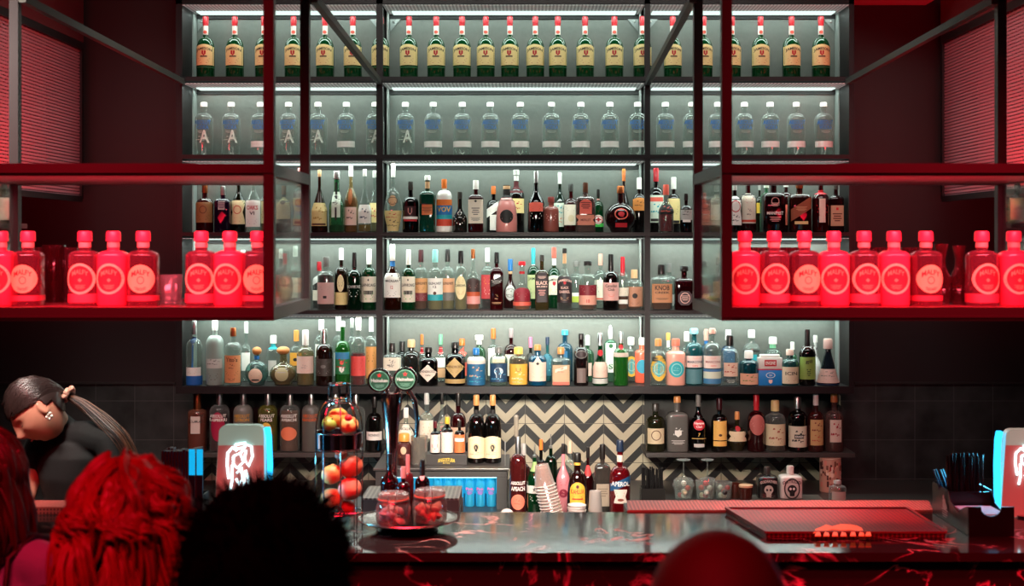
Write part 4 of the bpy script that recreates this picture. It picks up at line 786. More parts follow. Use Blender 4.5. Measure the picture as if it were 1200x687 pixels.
for side, sq in (('left', seq), ('right', seq2)):
    for i, (kd, x) in enumerate(sq):
        loc = (PX(x, GD), GD, GZ); rz = random.uniform(-.12, .12)
        if kd not in protos: protos[kd] = gin(kd); r = protos[kd]; r.location = loc
        else: r = dup(protos[kd], loc, rz)
        tag(r, f'{DN[kd]}, {ORD[i]} gin bottle from left in {side} cabinet', 'bottle', 'gin bottles in the red lit cabinets')
def tumbler(name, x, y0, w, D, z, lab, cat='glass', mat=None, cut=True, grp=None):
    s = D/F; H = PZ(y0, D)-z; R = w*s/2; e = empty(name, (PX(x, D), D, z)); mb = MB(); m = mat or glass('clear', .1, 0, .5)
    seg = 24; prof = [(0, R*.8), (.004, R*.86), (H, R), (H, R*.92), (.012, R*.78), (.011, .001)]; rr = []
    for zz, r in prof: rr.append([Vector(((r + (R*.05*(j % 2) if cut and .003 < zz < H and r > R*.8 else 0)) * math.cos(2*PI*j/seg), (r + (R*.05*(j % 2) if cut and r > R*.8 else 0)) * math.sin(2*PI*j/seg), zz)) for j in range(seg)])
    mb.rings(rr, m, caps=True); mb.obj('glass_body', e, smooth=not cut)
    tag(e, lab, cat, grp); return e
tumbler('cut_glass', 200, 322, 28, 4.72, GZ, 'cut glass tumbler between two gin bottles in left cabinet')
tumbler('cut_glass', 63, 287, 27, 4.9, GZ, 'tall dark glass jar behind the gins in left cabinet', mat=glass('#7A3038', .3, 0, .4), cut=False)
def carafe(x, y0, w, D, lab, mat):
    s = D/F; H = PZ(y0, D)-GZ; R = w*s/2; e = empty('carafe', (PX(x, D), D, GZ)); mb = MB()
    mb.lathe([(0, R*.8), (.01, R), (H*.45, R), (H*.62, R*.5), (H*.75, R*.42), (H, R*.75), (H, R*.7), (H*.75, R*.36)], mat, seg=20, caps=False); mb.obj('glass_body', e); tag(e, lab, 'carafe')
gm = glass('#B0505A', .15, 0, .5)
carafe(1103, 286, 22, 4.75, 'left one of two small carafes standing in right cabinet', gm)
carafe(1124, 288, 22, 4.75, 'right one of two small carafes standing in right cabinet', gm)
for i, x in enumerate((1030, 1067, 925, 890)):
    tumbler('wine_glass', x, 290, 24, 4.92, GZ, f'clear glass behind the gin row in right cabinet, {ORD[[3,4,2,1][i]-1]} from left', mat=glass('#D9909A', .08, 0, .4), cut=False, grp='clear glasses behind the gins in right cabinet')
for i, x in enumerate((48, 82)):
    tumbler('wine_glass', x, 290, 20, 4.92, GZ, f'clear glass behind the gin row in left cabinet, {ORD[i]} from left', mat=glass('#D9909A', .08, 0, .4), cut=False, grp='clear glasses behind the gins in left cabinet')
bt, _, _ = bottle(334, 297, 19, 'rnd', '#D04048 .3', 'red .5', 'red .80 1.2', 'O 322 340 .7 #6A1018|@skull 331 12 .6 #E08080', 4.85, GZ, 'tequila_bottle')
tag(bt, 'red lit round bottle beside side pane of left cabinet', 'bottle')
# side shelf with a single dark bottle at far right and left
for x, sd in ((1192, 'right'), (5, 'left')):
    D = 5.7; X = PX(x, D); z = PZ(262, D); sg = 1 if x > 600 else -1
    mb = MB(); mb.box(-.12, .12, -.1, .1, -.02, 0, steel); o = mb.obj('side_shelf', loc=(X+sg*.06, D, z), smooth=False); tag(o, f'short dark side shelf at far {sd} below the mesh screen', 'shelf')
    b_, _, _ = bottle(x, 214, 21, 'whi', 'dk .4', 'dred .5', 'dk .86 1.1', 'R 232 258 .9 #A08F82|@lines 240 7 .6 dk|@lines 252 6 .6 brown', D, z, 'whiskey_bottle'); tag(b_, f'dark bottle with dusty label on side shelf at far {sd}', 'bottle')
    mb = MB(); mb.box(-.01, .01, -.01, .01, 0, 4.3-z, steel); o2 = mb.obj('hanger_rod', o, smooth=False, loc=(sg*.1, 0, 0))
# ------------------------------------------------------------------ front counter
CT = EYE - (648-VY)*4.6/F        # counter top height
CYF, CYB = 4.6, 5.29
top_m = marble_mat('polished_marble', .09, .5, 3.4); front_m = marble_mat('front_marble', .25, .9, 3.6)
ctr = empty('bar_counter', (0, CYF, 0))
mb = MB(); mb.box(-3.6, 3.6, 0, CYB-CYF, CT-.03, CT, top_m); mb.obj('counter_top', ctr, smooth=False)
mb = MB(); mb.box(-3.6, 3.6, .03, .06, 0, CT-.031, front_m); mb.obj('front_panel', ctr, smooth=False)
mb = MB(); mb.box(-3.6, 3.6, .06, CYB-CYF-.05, 0, CT-.031, pbr('#151212', .6)); mb.obj('counter_body', ctr, smooth=False)
tag(ctr, 'long bar counter with polished black marble top and red veins', 'counter')
# service ledge behind the counter, left and right of the gap
perf_red = perf_mat('#C4625A', 70, 70, 'perforated_red_mat', rough=.5, hole=.33)
def ledge(x0, x1, y1, nm, lab, mat, cat):
    mb = MB(); mb.box(x0, x1, CYB+.002, y1, CT-.10, CT-.004, mat); o = mb.obj(nm, smooth=False); tag(o, lab, cat); return o
dkm = pbr('#2A2827', .5)
lg1 = ledge(PX(262, 5.3)+.01, PX(540, 5.4), 5.62, 'service_ledge', 'dark service ledge behind the left half of the counter', dkm, 'ledge')
lg2 = ledge(PX(735, 5.3), 3.4, 5.50, 'service_ledge', 'dark service ledge behind the right half of the counter', dkm, 'ledge')
lg3 = ledge(-3.4, PX(262, 5.3), 5.50, 'service_ledge', 'dark service ledge holding the mat before the bartender', dkm, 'ledge')
for o in (lg1, lg2, lg3):
    mb = MB(); x0, x1 = {lg1: (PX(262, 5.3), PX(540, 5.4)), lg2: (PX(735, 5.3), 3.3), lg3: (-3.3, PX(262, 5.3))}[o]
    mb.box(x0+.1, x1-.1, CYB+.02, 5.36, 0, CT-.101, dkm); mb.obj('support_panel', o, smooth=False)
def slab(pts, z0, z1, mat):
    mb = MB(); mb.rings([[Vector((x, y, z0)) for x, y in pts], [Vector((x, y, z1)) for x, y in pts]], mat); return mb
m1 = slab([(PX(735, 5.3), 5.295), (PX(1093, 5.3), 5.295), (PX(1088, 5.5), 5.495), (PX(735, 5.5)-.0, 5.495)], CT-.003, CT+.007, perf_red).obj('bar_mat', smooth=False); tag(m1, 'long pale red rubber bar mat along the rear right counter edge', 'bar mat')
m2 = slab([(PX(-20, 5.3), 5.295), (PX(262, 5.3), 5.295), (PX(262, 5.5), 5.495), (PX(-20, 5.5), 5.495)], CT-.003, CT+.007, perf_red).obj('bar_mat', smooth=False); tag(m2, 'pale red rubber bar mat in front of the bartender', 'bar mat')
# upright perforated panel left, in front of bartender
mb = MB(); mb.box(PX(0, 5.27), PX(104, 5.27), 5.245, 5.27, CT+.001, CT+.028, perf_mat('#A9524C', 75, 75, 'perforated_tray', axis=(0, 2), hole=.3)); 
o = mb.obj('drip_tray', smooth=False); tag(o, 'low perforated red tray on the counter before the bartender', 'tray')
# big red mat
Q = [(PX(898, 4.84), 4.84), (PX(1108, 4.84), 4.84), (PX(1061, 5.35)-.0, 5.35), (PX(849.5, 5.35), 5.35)]
Q = [(PX(898, 4.84), 4.84), (PX(1108, 4.84), 4.84), (PX(1063, 5.28), 5.28), (PX(851, 5.28), 5.28)]
r = empty('bar_mat', (0, 0, CT))
slab(Q, .0005, .016, perf_mat('#86202E', 62, 62, 'ribbed_red_mat', rough=.4, hole=.3)).obj('mat_body', r, smooth=False)
mb = MB()
rim = [Vector((x, y, .018)) for x, y in Q]
for a, b_ in zip(rim, rim[1:]+rim[:1]): mb.bar(a, b_, .012, .008, pbr('#7A1C28', .4))
mb.obj('rim', r, smooth=False)
# raised emblem: an animal silhouette over letter blocks
def emb(px, py): D = EMD(py); return Vector((PX(px, D), D, .0175))
def EMD(py): return (EYE-CT-.017)*F/(py-VY)
mb = MB(); em = pbr('#FF9A6A', .5, emis='#FF5A2A', es=.45)  # emission added to brighten the emblem, which is no lamp
sil = [(953,626),(956,621),(962,619),(968,616),(975,618),(985,615.5),(996,615.8),(1005,617.5),(1010,620),(1012,624),(1004,623.5),(996,622),(985,622.5),(975,621.5),(968,623),(960,623)]
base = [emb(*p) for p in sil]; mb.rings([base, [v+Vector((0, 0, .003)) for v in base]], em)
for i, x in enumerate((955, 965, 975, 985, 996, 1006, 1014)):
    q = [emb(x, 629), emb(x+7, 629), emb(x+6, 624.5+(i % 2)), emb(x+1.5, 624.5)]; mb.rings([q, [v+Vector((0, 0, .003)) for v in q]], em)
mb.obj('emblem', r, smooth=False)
tag(r, 'wide dark red rubber bar mat with bright orange emblem', 'bar mat')

# ------------------------------------------------------------------ back counter and the cooler station
BCZ = .87
bc = empty('back_counter', (0, 6.3, 0))
mb = MB(); mb.box(-3.2, 3.2, 0, BD-.03-6.3, BCZ-.04, BCZ, pbr('#3A3836', .35, .2)); mb.obj('worktop', bc, smooth=False)
mb = MB(); mb.box(-3.2, 3.2, .03, BD-.03-6.3, 0, BCZ-.041, pbr('#1B1A19', .5)); mb.obj('cabinet_body', bc, smooth=False)
tag(bc, 'dark back counter running along the tiled wall', 'counter')
SD0, SD1 = 6.8, 7.25
SX0, SX1 = PX(440, SD0), PX(594, SD0); STZ = PZ(549, SD0)
st = empty('display_cooler', ((SX0+SX1)/2, SD0, BCZ)); ox = (SX0+SX1)/2; gm_ = pbr('#4A4947', .45, .3)
ht = STZ-BCZ; wx = (SX1-SX0)/2; ri = PX(582, SD0)-ox; ub_z = PZ(559.5, SD0)-BCZ
mb = MB(); mb.box(-wx, wx, 0, SD1-SD0, ub_z, ht-.012, gm_); mb.obj('top_housing', st, smooth=False)
mb = MB(); mb.box(-wx-.01, wx+.01, -.012, SD1-SD0, ht-.011, ht, pbr('#5B5957', .3, .5), bev=.002); mb.obj('top_plate', st, smooth=False)
mb = MB(); mb.box(ri, wx, 0, SD1-SD0, .001, ub_z-.001, gm_); mb.obj('side_post', st, smooth=False)
mb = MB(); mb.box(-wx, -wx+.03, 0, SD1-SD0, .001, ub_z-.001, gm_); mb.obj('side_post', st, smooth=False)
mb = MB(); mb.box(-wx+.03, ri, SD1-SD0-.03, SD1-SD0-.02, .001, ub_z-.001, emit('#22B4EC', .8)); mb.obj('lit_back', st, smooth=False)
mb = MB(); mb.box(-wx+.03, ri, .03, .045, ub_z-.008, ub_z-.002, emit('#9BE4FF', 5)); mb.obj('light_strip', st, smooth=False)
tag(st, 'grey counter cooler with blue lit opening under the bitters box', 'cooler')
can = empty('tall_can', (0, 0, 0)); cm = pbr('#3FB4D8', .2, .5, emis='#1AA0D8', es=.3)  # faint emission in the can colour stands in for the blue cooler light
mb = MB(); mb.lathe([(0, .021), (.004, .024), (.15, .024), (.156, .021), (.157, .001)], cm, seg=20); mb.obj('can_body', can)
mb = MB(); vs, fs = textmesh('Pink'); mb.add([(a*.036, -.0255, .09+b*.014) for a, b in vs], fs, pbr('#D04FA8', .5)); vs, fs = mark('@lines'); mb.add([(a*.03, -.0255, .07+b*.018) for a, b in vs], fs, pbr('#B04FB8', .5)); mb.obj('label', can, smooth=False)
for i, x in enumerate((575.5, 563, 550.5, 538, 525.5, 513)):
    loc = (PX(x, 6.88), 6.88, BCZ+.001)
    r = can if i == 0 else dup(can, loc); r.location = loc
    tag(r, f'slim blue lit can in the cooler, {ORD[i]} from the right', 'can', 'slim blue cans in the cooler')
# box of bitters
e = empty('bitters_box', (PX(523.8, 6.95), 6.95, STZ)); s = 6.95/F
mb = MB(); mb.box(-24*s, 24*s, -.05, .05, 0, PZ(531, 6.95)-STZ, pbr('#3B3A38', .5), bev=.002); mb.obj('box_body', e, smooth=False)
mb = MB(); vs, fs = textmesh('ANGOSTURA'); mb.add([(a*20*s, -.0515, .026+b*4.4*s-a*a*.02) for a, b in vs], fs, pbr('#E3C84A', .5)); vs, fs = textmesh('BITTERS'); mb.add([(a*8*s, -.0515, .010+b*1.6*s) for a, b in vs], fs, pbr('#E3C84A', .5)); mb.obj('lettering', e, smooth=False)
tag(e, 'dark grey bitters display box with yellow lettering', 'box')
BXZ = PZ(531, 6.95)
def bt(x, top, w, tm, gl, lq, cp, lb, D, z, lab, nm='spirit_bottle', cat='bottle', grp=None, jit=0):
    r, R, H = bottle(x, top, w, tm, gl, lq, cp, lb, D, z, nm, jit); tag(r, lab, cat, grp); return r
bt(510, 494, 11.5, 'whi', 'dk .5', 'blackl .6', 'dred .82 1.2', 'W 509 530 1 #E6DED2|@lines 514 4 .7 dk|@shield 523 6 .5 #B0382E', 6.93, BXZ, 'small bitters bottle with red cap and white wrapper on box', 'bitters_bottle')
bt(524, 489, 14, 'whi', 'dk .5', 'blackl .6', 'yellow .84 1.3', 'W 506 530 1 #E6DED2|@lines 512 5 .7 dk|@lines 521 8 .7 lgrey', 6.95, BXZ, 'bitters bottle with yellow cap and white wrapper on box', 'bitters_bottle')
bt(538.5, 493, 12, 'whi', 'dk .5', 'blackl .6', 'dk .82 1.2', 'W 509 530 1 #E07A42|@sq 515 4 .9 white|@lines 524 6 .7 #8A2A1C', 6.95, BXZ, 'small bitters bottle with orange wrapper on box', 'bitters_bottle')
MART = 'S 510 536 .94 #E5D5AE|@lines 514 3 .7 dk|@disc 523 9 .34 #C9B58A|@skull 524 8 .22 #2A2320|@wave 530 4 .8 #8F8260;W 480 487 1 dk'
bt(558.2, 463, 20, 'mart', 'dk .5', 'blackl .66', 'cork .86 1.1', MART, 6.98, STZ, 'vermouth bottle with portrait label, left of pair on cooler', 'vermouth_bottle')
bt(577.5, 463, 20, 'mart', 'dk .5', 'blackl .66', 'cork .86 1.1', MART, 6.98, STZ, 'vermouth bottle with portrait label, right of pair on cooler', 'vermouth_bottle')
bt(475.8, 478, 19, 'slope', 'clear', 'straw .3', 'white .82 1.2', 'R 497 521 .94 #E3D9C8|MACALLAN 502 3 .7 dk|@lines 513 9 .5 lgrey', 7.12, STZ, 'clear bottle with cream label behind the tap column', 'whisky_bottle')
bt(500, 461, 17, 'whi', 'clear', '', 'lgrey .84 1.15', 'R 492 513 .9 #E0D8C4|@lines 502 14 .5 #C9A070', 7.14, STZ, 'tall clear bottle with cream label behind the mixing glass', 'spirit_bottle')
bt(518, 461, 18, 'tri', 'clear .1', '', 'dk .84 1.15', '', 7.14, STZ, 'tall unlabelled clear bottle behind the yellow capped bitters', 'spirit_bottle')
bt(537, 461, 18.5, 'whi', 'dred .4', 'maroon .66', 'dk .82 1.1', 'W 466 474 1 #A0524A;R 500 530 .9 #D9B49A', 7.13, STZ, 'dark red bottle behind the orange wrapped bitters', 'spirit_bottle')
# honey bear style jar and mixing glass
bt(473.5, 508, 17, 'apo', '#8A3A28 .4', '#7A2A1C .74', '#E0A04A .78 2.1', 'R 519 536 .9 #4A1A18|@disc 527 9 .4 #D9C4A0|@lines 533 3 .7 #E8C86A', 6.9, STZ, 'small sauce jar with orange lid left of the mixing glass', 'sauce_jar', 'jar')
_G = GZ; GZ = STZ
tumbler('mixing_glass', 491.5, 511, 20, 6.9, STZ, 'cut crystal mixing glass on the cooler', mat=glass('#F0EEE6', .22, 0, .6))
# chrome rail beside the station
mb = MB(); _o = Vector(st.location); mb.tube([P(592, 546, 6.86)-_o, P(592, 518, 6.86)-_o, P(592, 518, 7.15)-_o, P(592, 541, 7.15)-_o], .003, pbr('silver', .3, 1), 6); mb.obj('rail', st)

# ------------------------------------------------------------------ bottles and cups on the back counter
BZ = BCZ
bt(607, 512, 19, 'abs', '#A03A3A .3', '#C85A50 .7', 'silver .80 1.05', 'R 560 575 .02 white|ABSOLUT 565 4 .85 white|APEACH 571.5 5 .8 white;O 578 596 .82 #EE8066|@wave 587 8 .5 #D05A48', 6.6, BZ, 'flavoured vodka bottle with peach disc on the back counter', 'vodka_bottle')
mb = MB(); zz = PZ(490, 6.6); mb.lathe([(0, .010), (.10, .012), (PZ(489, 6.6)-PZ(512, 6.6), .013), (PZ(489, 6.6)-PZ(512, 6.6)+.01, .006)], glass('#D8D0C0', .25, .3, .4), seg=12); o = mb.obj('pour_spout', bpy.data.objects['vodka_bottle.023'] if False else None, loc=(PX(605, 6.6), 6.6, PZ(512, 6.6)+.001)); tag(o, 'clear plastic pour spout cover on the peach vodka bottle', 'pourer')
bt(613.5, 520, 15, 'whi', '#7A3A3A .3', 'maroon .5', 'lgrey .84 1.3', '', 6.78, BZ, 'reddish bottle with grey cap behind the peach vodka', 'liqueur_bottle')
bt(626.5, 520, 18, 'wine', 'green .5', '#1F7A2E .5', 'silver .82 .9 pour', 'W 568 577 1 #D8D4CC|@star 572.5 6 .3 dk|@lines 583 6 .6 lgrey;W 541 552 1 #8FAE6A', 6.55, BZ, 'green vermouth bottle with white band and pourer', 'vermouth_bottle')
bt(634, 515, 14, 'whi', 'dk .5', 'blackl .5', 'orange .86 1.1', '', 6.85, BZ, 'dark bottle with orange banded neck behind green bottle', 'liqueur_bottle')
bt(645.5, 508, 15, 'whi', 'dgreen .5', 'dk .6', 'grey .80 .9 pour', '', 6.85, BZ, 'dark bottle with steel pourer behind the leaning cup stack', 'liqueur_bottle')
bt(660, 520, 16, 'slope', 'solid #D9838A', '', 'dk .86 1.1', 'R 560 570 .02 dred|@lines 565 6 .6 #A03A48;O 572 582 .6 #8A2038|@wave 577 6 .3 pink', 6.75, BZ, 'pink cream liqueur bottle beside the cup stack', 'cream_liqueur_bottle')
bt(668, 517, 14, 'whi', 'clear .1', 'brown .5', '#C9B49A .82 1.4', '', 6.95, BZ, 'clear bottle with beige cap behind coffee liqueur', 'liqueur_bottle')
bt(676, 532, 24, 'rnd', '#3A1410 .6', 'blackl .56', 'dk .86 1.2', '', 6.5, BZ, 'dark liqueur bottle behind', 'x') if False else None
bt(676.5, 531, 24, 'bulb', '#3A1410 .6', 'blackl .7', 'dk .88 1.1', 'A 564 596 .72 #E9B23C|@disc 569 4 .14 dred|KAHLUA 574.5 5.5 .62 #C23A22|@lines 581 4 .5 brown|@sq 583 1.5 .5 #C23A22;W 542 545 1 #D9A840', 6.5, BZ, 'brown coffee liqueur bottle with bright yellow label', 'liqueur_bottle')
bt(689, 524, 14, 'slope', '#4A1016 .5', 'maroon .6', 'dk .84 1.2', 'O 545 558 .6 #C23A3A', 6.8, BZ, 'dark bottle with red spot right of coffee liqueur', 'liqueur_bottle')
bt(706, 521, 18.5, 'sq', '#8A8078 .3', '', 'dk .80 1.2', 'R 566 592 .8 #A08F7C|@lines 576 10 .6 #7A6A58', 6.7, BZ, 'grey glass bottle with square label left of orange aperitif', 'tequila_bottle')
bt(726.5, 517, 24, 'rnd', '#A01420 .5', '#D0202A .56', '#1D2A40 .84 1.1', '', 6.4, BZ, 'x', 'x') if False else None
bt(726.5, 516, 24, 'whi', '#B01824 .45', '#D42A30 .58', '#1D2A40 .88 1.2', 'T 561 570 .96 #1F4F7A|APEROL 565.5 5.5 .86 white;B 572 588 .62 #E6D6C8|@lines 577 6 .5 #C9603A|@disc 584 3 .3 #8A3A2A;W 533 541 1 #E6CFC0', 6.4, BZ, 'bright red aperitif bottle with blue and white label', 'aperitif_bottle')
# leaning stack of clear plastic cups
cup = empty('plastic_cup', (0, 0, 0)); mb = MB(); sc_ = 6.42/F
mb.lathe([(0, .049), (.004, .0505), (.01, .047), (.05, .040), (.10, .031), (.101, .028), (.05, .038), (.006, .046)], glass('#F2E2DA', .16, .1, .7), seg=22); mb.obj('cup_wall', cup); mb = MB(); mb.tube([(.050*math.cos(t), .050*math.sin(t), .003) for t in [2*PI*k/24 for k in range(24)]], .0022, pbr('#F4E8E0', .4), 5, closed=True); mb.obj('rim', cup)
n = 13; b0 = Vector((PX(650, 6.42), 6.42, BZ+.008)); dirv = Vector((-.017, 0, .0165))
for i in range(n):
    loc = b0 + Vector((-.0038*i*1.0, 0, .0148*i)); r = cup if i == 0 else dup(cup, loc); r.location = loc; r.rotation_euler = (0, -.16, 0)
    tag(r, 'clear plastic cup in the leaning stack beside green bottle', 'cup', 'clear plastic cups in the leaning stack')
wc = empty('paper_cup', (0, 0, 0)); mb = MB(); mb.lathe([(0, .030), (.035, .042), (.038, .044), (.04, .042), (.006, .028)], pbr('#E9DCD4', .5), seg=22); mb.obj('cup_wall', wc)
for i in range(5):
    loc = (PX(676, 6.33), 6.33, BZ+.001+.011*i+.03); r = wc if i == 0 else dup(wc, loc); r.location = loc; r.rotation_euler = (0, .03*(-1)**i, 0)
    tag(r, 'white paper cup stacked before the yellow labelled bottle', 'cup', 'white paper cups before the coffee liqueur bottle')
jg = empty('steel_cup', (PX(697.5, 6.42), 6.42, BZ)); H = PZ(575.5, 6.42)-BZ
mb = MB(); R = 8*6.42/F; mb.lathe([(0, R*1.15), (H*.5, R*1.0), (H, R*.85), (H-.003, R*.8), (H*.5, R*.9)], glass('#D9CFC8', .5, .2, .4), seg=20); mb.obj('cup_wall', jg); mb = MB(); mb.lathe([(H*.15, R*.7), (H*.9, R*.5)], pbr('#E07A5A', .5), seg=12); mb.obj('cup_lining', jg); tag(jg, 'upturned clear cup with coral lining beside paper cups', 'cup')
mb = MB(); mb.ball((0, 0, 0), .032, pbr('#E6DAD0', .5), 16, rz=.026); o = mb.obj('paper_dome', loc=(PX(594, 6.4), 6.4, BZ+.055)); tag(o, 'small white domed lid at the foot of peach vodka', 'lid')
mb = MB(); mb.box(-.02, .02, -.02, .02, -.055, -.02, pbr('#8A8078', .5)); mb.obj('stand', o, smooth=False)

# right group in front of chevrons
RZ = BCZ
sb = empty('straw_caddy', (PX(764.5, 6.9), 6.9, RZ)); s = 6.9/F; Hc = PZ(571, 6.9)-RZ
for a in ((-14*s, 14*s, -.05, -.045), (-14*s, 14*s, .045, .05), (-14*s, -14*s+.004, -.045, .045), (14*s-.004, 14*s, -.045, .045)):
    mb = MB(); mb.box(*a, 0, Hc, pbr('#16130F', .4)); mb.obj('caddy_wall', sb, smooth=False)
tag(sb, 'black caddy packed with black straws before the tiles', 'caddy')
def straws(n, x0, x1, D, z, ztop, lab, grp, mat, rows_=2, tilt=0):
    mbs = MB(); mbs.tube([(0, 0, 0), (0, 0, 1)], .0042, mat, 7); src = None
    for i in range(n):
        k = i // rows_; X = x0 + (x1-x0)*k/max(1, (n-1)//rows_); h = (ztop-z)*(1+random.uniform(-.05, .03)); Y = D + (i % rows_)*.018
        if src is None: src = mbs.obj('drinking_straw'); o = src
        else: o = src.copy(); C.objects.link(o)
        o.location = (X, Y, z+.002); o.scale = (1, 1, h); o.rotation_euler = (random.uniform(-.02, .02), tilt+random.uniform(-.04, .04), 0)
        tag(o, lab, 'straw', grp)
straws(22, PX(753, 6.88), PX(777, 6.88), 6.875, RZ, PZ(549, 6.88), 'black drinking straw in the caddy before the tiles', 'black straws in the rear caddy', pbr('#0E0C0C', .35))
# upside down wine glasses above the glasses of balls
def stem(x, ytop, yb, w, D, lab):
    s = D/F; zt = PZ(ytop, D); R = w*s/2; H = zt-RZ; e = empty('wine_glass', (PX(x, D), D, RZ)); g = glass('clear', .08, 0, .5)
    mb = MB(); hb = H*.5; mb.lathe([(0, R*.72), (hb*.5, R), (hb*.9, R*.72), (hb, .006)], g, seg=22, caps=False); mb.obj('bowl', e)
    mb = MB(); mb.lathe([(hb, .006), (hb*1.1, .0035), (H-.006, .0035), (H-.004, R*.6), (H, R*.6)], g, seg=16); mb.obj('stem', e); tag(e, lab, 'glass')
stem(801, 538.5, 588, 27, 7.22, 'upturned stemmed wine glass, left of two before the chevron tiles')
stem(829, 538.5, 588, 25, 7.22, 'upturned stemmed wine glass, right of two before the chevron tiles')
for gi, (x, w, D) in enumerate(((801, 23, 7.06), (826.5, 23, 7.06), (848, 20, 7.06))):
    tumbler('glass_cup', x, 563 if gi < 2 else 565, w, D, RZ, f'clear glass filled with small balls, {ORD[gi]} from the left', cut=False)
    s = D/F; rr = w*s/2
    for k in range(7 if gi < 2 else 6):
        a = k*2.4; q = .45*rr if k % 3 else .0; z = RZ + .022 + .016*(k//2)*1.3
        mb = MB(); col = ('#E8E2D6', '#C22A30', '#E0C9A8', '#EDE6DA', '#2A2424', '#D94A38')[(k+gi) % 6]
        cn = {'#E8E2D6': 'white', '#C22A30': 'red', '#E0C9A8': 'beige', '#EDE6DA': 'ivory', '#2A2424': 'black', '#D94A38': 'orange red'}[col]
        mb.ball((0, 0, 0), .0145, pbr(col, .35), 12); o = mb.obj('small_ball', loc=(PX(x, D)+q*math.cos(a), D+q*math.sin(a)-.01, z)); tag(o, f'small {cn} ball inside the {ORD[gi]} glass from the left', 'ball', f'small balls in the {ORD[gi]} glass')
tumbler('copper_mug', 862, 567, 17, 7.1, RZ, 'copper tinted glass tumbler, left of two beside the ball glasses', mat=glass('#A05A48', .4, 0, .4), cut=False)
tumbler('copper_mug', 874, 571, 16, 6.98, RZ, 'amber glass jar with beige lid beside black skull bottle', mat=glass('#8A3A2A', .5, 0, .4), cut=False)
mb = MB(); mb.lathe([(0, .036), (.010, .036), (.012, .03)], pbr('#C9A27C', .5), seg=20); o = mb.obj('jar_lid', loc=(PX(874, 6.98), 6.98, PZ(571, 6.98)+.001)); tag(o, 'beige round lid on the amber glass jar', 'lid')
tr = empty('serving_tray', (PX(920, 7.0), 7.0, RZ)); mb = MB(); mb.box(-.19, .19, -.06, .10, .0, .018, pbr('#A9A49A', .3, .8), bev=.004); mb.obj('tray_plate', tr, smooth=False); tag(tr, 'flat steel tray under the two square skull bottles', 'tray')
TZ = RZ+.0185
sk = bt(899, 547, 24, 'sq', 'solid #1A1918', '', 'dgrey .78 1.1', 'R 560 584 .02 white|^GODFATHER 562.5 3.4 .8 #C9C4B8|@skull 574 14 .42 #B9B4A8|@disc 572.5 3 .1 black -.08|@disc 572.5 3 .1 black .08|@wave 580 4 .7 #8A857C', 7.02, TZ, 'black square ceramic bottle with skull drawing', 'tequila_bottle')
sk = bt(926, 546, 26, 'sq', 'solid #DAD6CC', '', '#D9D5CC .78 1.1', 'R 560 584 .02 white|@ring 571 25 .7 #3A3835|^DISTILLED 562.5 3.4 .8 #2A2826|@skull 573 13 .4 #1A1918|@disc 571 3 .1 white -.07|@disc 571 3 .1 white .07', 7.02, TZ, 'white square ceramic bottle with skull drawing', 'tequila_bottle')
e = empty('round_canister', (PX(973, 7.3), 7.3, RZ)); s = 7.3/F; H = PZ(537, 7.3)-RZ
mb = MB(); mb.lathe([(0, 12.4*s), (H, 12.4*s), (H+.002, 12*s)], pbr('#B98E7A', .5), seg=26); mb.obj('canister_body', e)
mb = MB()
rd = random.Random(3)
mb.lathe([(.004, 12.45*s), (H-.004, 12.45*s)], pbr('#C79C86', .6), seg=26, caps=False)
for i in range(60):
    a0 = rd.uniform(PI*1.05, PI*1.95); z0 = rd.uniform(.02, H-.03); col = rd.choice(['#E9D2BE', '#A8382E', '#7A4A3A', '#D98A7A', '#4A2A24', '#E6C6A0']); R = 12.5*s+.0006+i*.00002
    w_, h_ = rd.uniform(.1, .3), rd.uniform(.012, .03); mb.add([(R*math.cos(a0+u*w_), R*math.sin(a0+u*w_), z0+v*h_) for v in (0, .5, 1) for u in (0, .5, 1)], [(0, 1, 4, 3), (1, 2, 5, 4), (3, 4, 7, 6), (4, 5, 8, 7)], pbr(col, .6))
mb.obj('printed_wrap', e, smooth=False); tag(e, 'tall round canister with collage print at right of tiles', 'canister')
bt(981.5, 563, 20, 'apo', 'clear .1', '', 'lgrey .86 1.2', 'R 575 588 .8 #C9BFB0', 7.06, RZ, 'short clear bottle before the collage canister', 'spirit_bottle')

# ------------------------------------------------------------------ things on the front counter
chrome = pbr('#D4D2D0', .12, 1)
# beer tap with two medallions
TD = 5.14; X0 = PX(459, TD)
tp = empty('beer_tap', (X0, TD, CT))
s = TD/F; Zt = PZ(461, TD)-CT
mb = MB(); mb.lathe([(0, .06), (.006, .062), (.012, .05), (.02, .034)], chrome, seg=28); mb.obj('base_plate', tp)
mb = MB(); mb.lathe([(.018, .026), (.12, .022), (Zt*.45, .020), (Zt*.7, .026), (Zt*.88, .036), (Zt*.97, .041), (Zt, .038)], pbr('#C9A29C', .16, 1), seg=28, dep=.8); mb.obj('column', tp)
mb = MB(); c1 = P(445, 446, TD)-Vector((X0, TD, CT)); c2 = P(475, 444.5, TD)-Vector((X0, TD, CT))
mb.tube([c1+Vector((.02, 0, -.03)), (-.012, 0, Zt-.01), (.012, 0, Zt-.01), c2+Vector((-.02, 0, -.03))], .012, chrome, 10); mb.obj('yoke', tp)
mb = MB(); mb.tube([c2+Vector((.0, .01, -.03)), P(486, 470, TD)-Vector((X0, TD, CT)), P(489, 492, TD)-Vector((X0, TD, CT)), P(488, 512, TD)-Vector((X0, TD, CT))], [.012, .011, .009, .007], chrome, 10); mb.obj('spout', tp)
